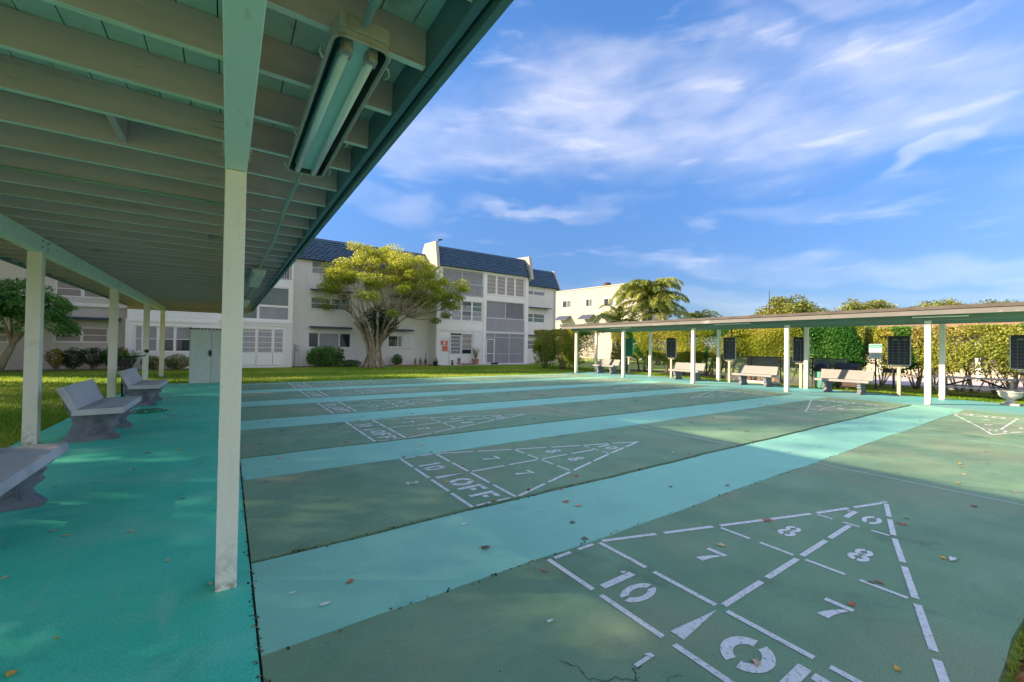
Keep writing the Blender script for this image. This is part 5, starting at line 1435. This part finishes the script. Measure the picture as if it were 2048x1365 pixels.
def far_tree(label, loc, h, R, seed, n=4200, size=.34, flat=.55, nm='broadleaf_tree', mt=m_fartree, group=None, clusters=26, trunk=.22):
    T = thing(nm, label, 'tree', loc, group=group); r = np.random.default_rng(seed); rr = random.Random(seed)
    b = MB(); b.tube([(0, 0, -.1), (.1, 0, h * .25), (0, .1, h * .45)], [trunk * 1.4, trunk, trunk * .8], 8)
    P = []
    for i in range(clusters):
        a = rr.uniform(0, 2 * PI); u = rr.random() ** .5
        c = np.array([R * .8 * u * math.cos(a), R * .8 * u * math.sin(a), h - R * flat * (.35 + .75 * u * u) - rr.random() * R * flat * .7])
        b.tube(curve_pts((0, .1, h * .42), c, (0, 0, -.2), 4), [trunk * .5, trunk * .35, trunk * .25, trunk * .16, trunk * .08], 5)
        P.append(blob(c, (R * .30, R * .30, R * .2), n // clusters, .3, r))
    b.build('trunk', m_bark2, T, smooth=True)
    P = np.concatenate(P)
    quads_object('crown', leaf_arrays(P, size, 1.6, .4, r=r), rand_tint(P, .8, seed), mt, T)
    return T
far_tree('round autumn tinted tree above the canopy roof left of the flat topped tree', (50, 20.0, 0), 7.6, 3.4, 81, n=6500, size=.26)
far_tree('flat topped green tree rising alone above the canopy roof', (54, 14.4, 0), 7.2, 3.2, 82, n=5500, size=.24, flat=.5)
far_tree('thin brownish tree top above the canopy roof near the right', (58, 10.0, 0), 6.9, 2.3, 83, n=1800, size=.22, flat=.4)
far_tree('wide olive tree top above the canopy roof near the right edge', (60, 7.2, 0), 6.8, 3.0, 84, n=4500, size=.22, flat=.4)
far_tree('lowest tree top peeking over the canopy roof at the right edge', (60, 4.2, 0), 6.1, 2.2, 85, n=1800, size=.22, flat=.4)
tag(MB().tube([(52, 22.9, 0), (52, 22.9, 6.0), (52, 22.9, 8.4)], [.12, .08, .03], 6).build('mast', m_iron), 'thin dark mast rising behind the small palms', 'mast')
far_tree('leafy tree beyond the roof end behind the left canopy', (1.2, 33, 0), 9.6, 2.4, 86, n=2600, size=.2, mt=m_green)

# shade trees to the left, out of frame; their dappled shade lies on courts and lawn
ST = [(-9.5, 11.0, 9.5, 4.6, 91, 9000, 'tall shade tree left of the patio nearest the middle bench'),
      (-13.0, 17.2, 15.3, 6.2, 92, 24000, 'tall spreading shade tree on the lawn beyond the left frame edge'),
      (-8.8, 5.2, 7.5, 3.8, 93, 6500, 'shade tree beside the nearest left bench outside the frame'),
      (-20.0, 22.5, 16.0, 6.0, 94, 22000, 'tallest shade tree far to the left behind the lawn'),
      (-19.0, 13.0, 14.0, 6.0, 95, 18000, 'big shade tree far to the left beyond the patio'),
      (-13.0, 23.4, 17.6, 5.8, 96, 24000, 'shade tree near the left end of the apartment building'),
      (-9.6, 18.6, 13.8, 5.0, 89, 20000, 'shade tree on the lawn between the far left bench and the building, outside the frame'),
      (-17.0, 27.0, 18.2, 5.5, 99, 20000, 'very tall shade tree beyond the left end wall of the apartment building')]
for (x, y, h, R, sd_, n, lb_) in ST:
    far_tree(lb_,
             (x, y, 0), h, R, sd_, n, .17, .95, 'shade_tree', m_shade, 'shade trees left of the patio', 34, .3)

# ------------------------------------------------------------------ FALLEN LEAVES
def leaf_mesh(name, mt, seed):
    rr = random.Random(seed); b = MB(); n = 6
    L, w = 1.0, .36 + rr.uniform(-.05, .1); curl = rr.uniform(.15, .4); tw = rr.uniform(-.5, .5)
    rows = []
    for i in range(n + 1):
        t = i / n; ww = w * math.sin(PI * min(1, t * 1.05 + .02)) ** .8 * (1 - .35 * t) + .01
        z = .03 + curl * (t - .5) ** 2 * 1.6 + .03 * math.sin(t * 7 + seed)
        y = tw * .2 * math.sin(t * PI)
        rows.append([(t - .5, y - ww, z + .22 * ww + .05 * math.sin(seed + i)), (t - .5, y, z), (t - .5, y + ww, z + .3 * ww + .04 * math.cos(seed * 2 + i))])
    vs = [p for r_ in rows for p in r_]
    fs = []
    for i in range(n):
        for k in (0, 1): a = i * 3 + k; fs.append((a, a + 3, a + 4, a + 1))
    b.add(vs, fs); b.tube([(-.5, 0, rows[0][1][2]), (-.75, .04, .05)], .018, 4)
    return b.mesh(name, mt)
lm = [mat('fallen_leaf_yellow', (.80, .52, .08), .6, (.65, .36, .07), 6), mat('fallen_leaf_tan', (.74, .55, .34), .7, (.56, .38, .20), 6), mat('fallen_leaf_red', (.60, .20, .08), .6, (.45, .13, .06), 6), mat('fallen_leaf_brown', (.16, .09, .06), .8, (.24, .14, .09), 6)]
lmesh = [[leaf_mesh('fallen_leaf', mt, 3 * i + k) for k in range(3)] for i, mt in enumerate(lm)]
rr = random.Random(77)
cname = ('yellow', 'tan', 'reddish', 'brown')
ORD = ('nearest', 'second', 'third', 'fourth', 'fifth', 'farthest')
def place_name(x, y, on):
    if x < XJ: return ('on the patio before the near post' if y < 2.8 else 'on the patio beside the %s bench' % ('nearest' if y < 6 else 'middle' if y < 10 else 'farthest') if x < -.6 else 'on the patio by the court joint %s' % ('near the front' if y < 6 else 'toward the shed'))
    k = max(i for i in range(6) if y >= CY[i] - .02) if y >= CY[0] - .02 else 0
    part = 'near the patio' if x < 1.7 else 'by the near triangle' if x < 5 else 'at mid length' if x < 10 else 'toward the far canopy'
    return ('on the %s green court ' if on else 'on the turquoise strip past the %s court ') % ORD[k] + part
def drop(x, y, z, ci, size, place=None, on=False):
    o = link('fallen_leaf', rr.choice(lmesh[ci]), None, (x, y, z))
    o.rotation_euler = (rr.uniform(-.15, .15), rr.uniform(-.15, .15), rr.uniform(0, 6.28)); o.scale = (size, size, size * rr.uniform(.7, 1.2))
    p = place or place_name(x, y, on)
    tag(o, '%s curled leaf %s' % (cname[ci], p), 'leaf', 'fallen leaves')
    return o
# a few placed ones near the camera
for x, y, ci, s in ((-.70, 2.55, 0, .055), (-.62, 2.75, 0, .035), (-.42, 2.16, 1, .035), (-.95, 2.30, 0, .04), (.02, 1.98, 0, .045), (.03, 1.66, 0, .05), (-1.02, 3.6, 1, .04), (-.28, 3.35, 1, .035), (-.05, 2.9, 1, .03),
                    (-.9, 4.15, 1, .05), (-1.0, 4.3, 1, .04), (-.55, 4.0, 1, .05), (-.3, 4.6, 3, .05), (-.8, 5.9, 1, .06)):
    drop(x, y, .002, ci, s)
def court_z(y):
    for k, cy in enumerate(CY):
        if cy - .01 < y < cy + CW: return (.002 if k == 0 else .008), True
    return .002, False
n = 0
while n < 225:
    x = rr.uniform(.25, 14.5); y = .35 + 15.2 * rr.random() ** 1.25
    if x > 3.5 and y < .4: continue
    z, on = court_z(y)
    ci = rr.choices((0, 1, 2, 3), (3, 5, 3, 3))[0]
    drop(x, y, z, ci, rr.uniform(.034, .072), None, on); n += 1
for i in range(40): drop(rr.uniform(-1.9, .1), rr.uniform(5, 16.5), .002, rr.choice((1, 1, 3, 0)), rr.uniform(.03, .06))
for i, (yy, nn) in enumerate(((8.4, 5), (12.1, 6), (4.6, 2))):
    for k in range(nn): drop(-1.60 + rr.uniform(-.02, .10), yy + rr.uniform(-.1, .5), .458, rr.choice((2, 1)), .04, 'on the seat of the %s grey bench along its back' % ('middle', 'farthest', 'nearest')[i])
# litter collecting in the joints and in the near right grass
r = np.random.default_rng(8)
P = []
for k in range(1, 6):
    n = 420 if k < 4 else 200
    x = r.uniform(.2, 14.5, n); P.append(np.stack([x, CY[k] + .002 + r.normal(0, .012, n), np.full(n, .004)], 1))
P.append(np.stack([XJ + r.normal(0, .010, 900), r.uniform(1.2, 16, 900), np.full(900, .002)], 1))
P.append(np.stack([r.uniform(.2, 14, 200), CY[0] + CW + r.normal(0, .01, 200), np.full(200, .006)], 1))
P = np.concatenate(P)
m_lit = leafmat('joint_litter', [(0, (.015, .02, .015)), (.6, (.07, .05, .03)), (.85, (.25, .13, .06)), (1, (.42, .30, .17))], .1, .8)
tag(quads_object('leaf_litter', leaf_arrays(P, .020, 1.5, 1.5, r=r), r.random(len(P)), m_lit), 'fine leaf litter caught in the joints between courts and walkways', 'litter', kind='stuff')
P = np.stack([r.uniform(2.4, 5.5, 1400), .24 - np.abs(r.normal(0, .22, 1400)), r.uniform(-.02, .02, 1400)], 1)
m_lit2 = leafmat('grass_litter', [(0, (.12, .06, .03)), (.5, (.38, .15, .06)), (.8, (.45, .30, .15)), (1, (.5, .42, .2))], .2, .7)
tag(quads_object('leaf_litter', leaf_arrays(P, .05, 1.5, .5, r=r), r.random(len(P)), m_lit2), 'brown and red leaves lying in the grass at the lower right slab edge', 'litter', kind='stuff')
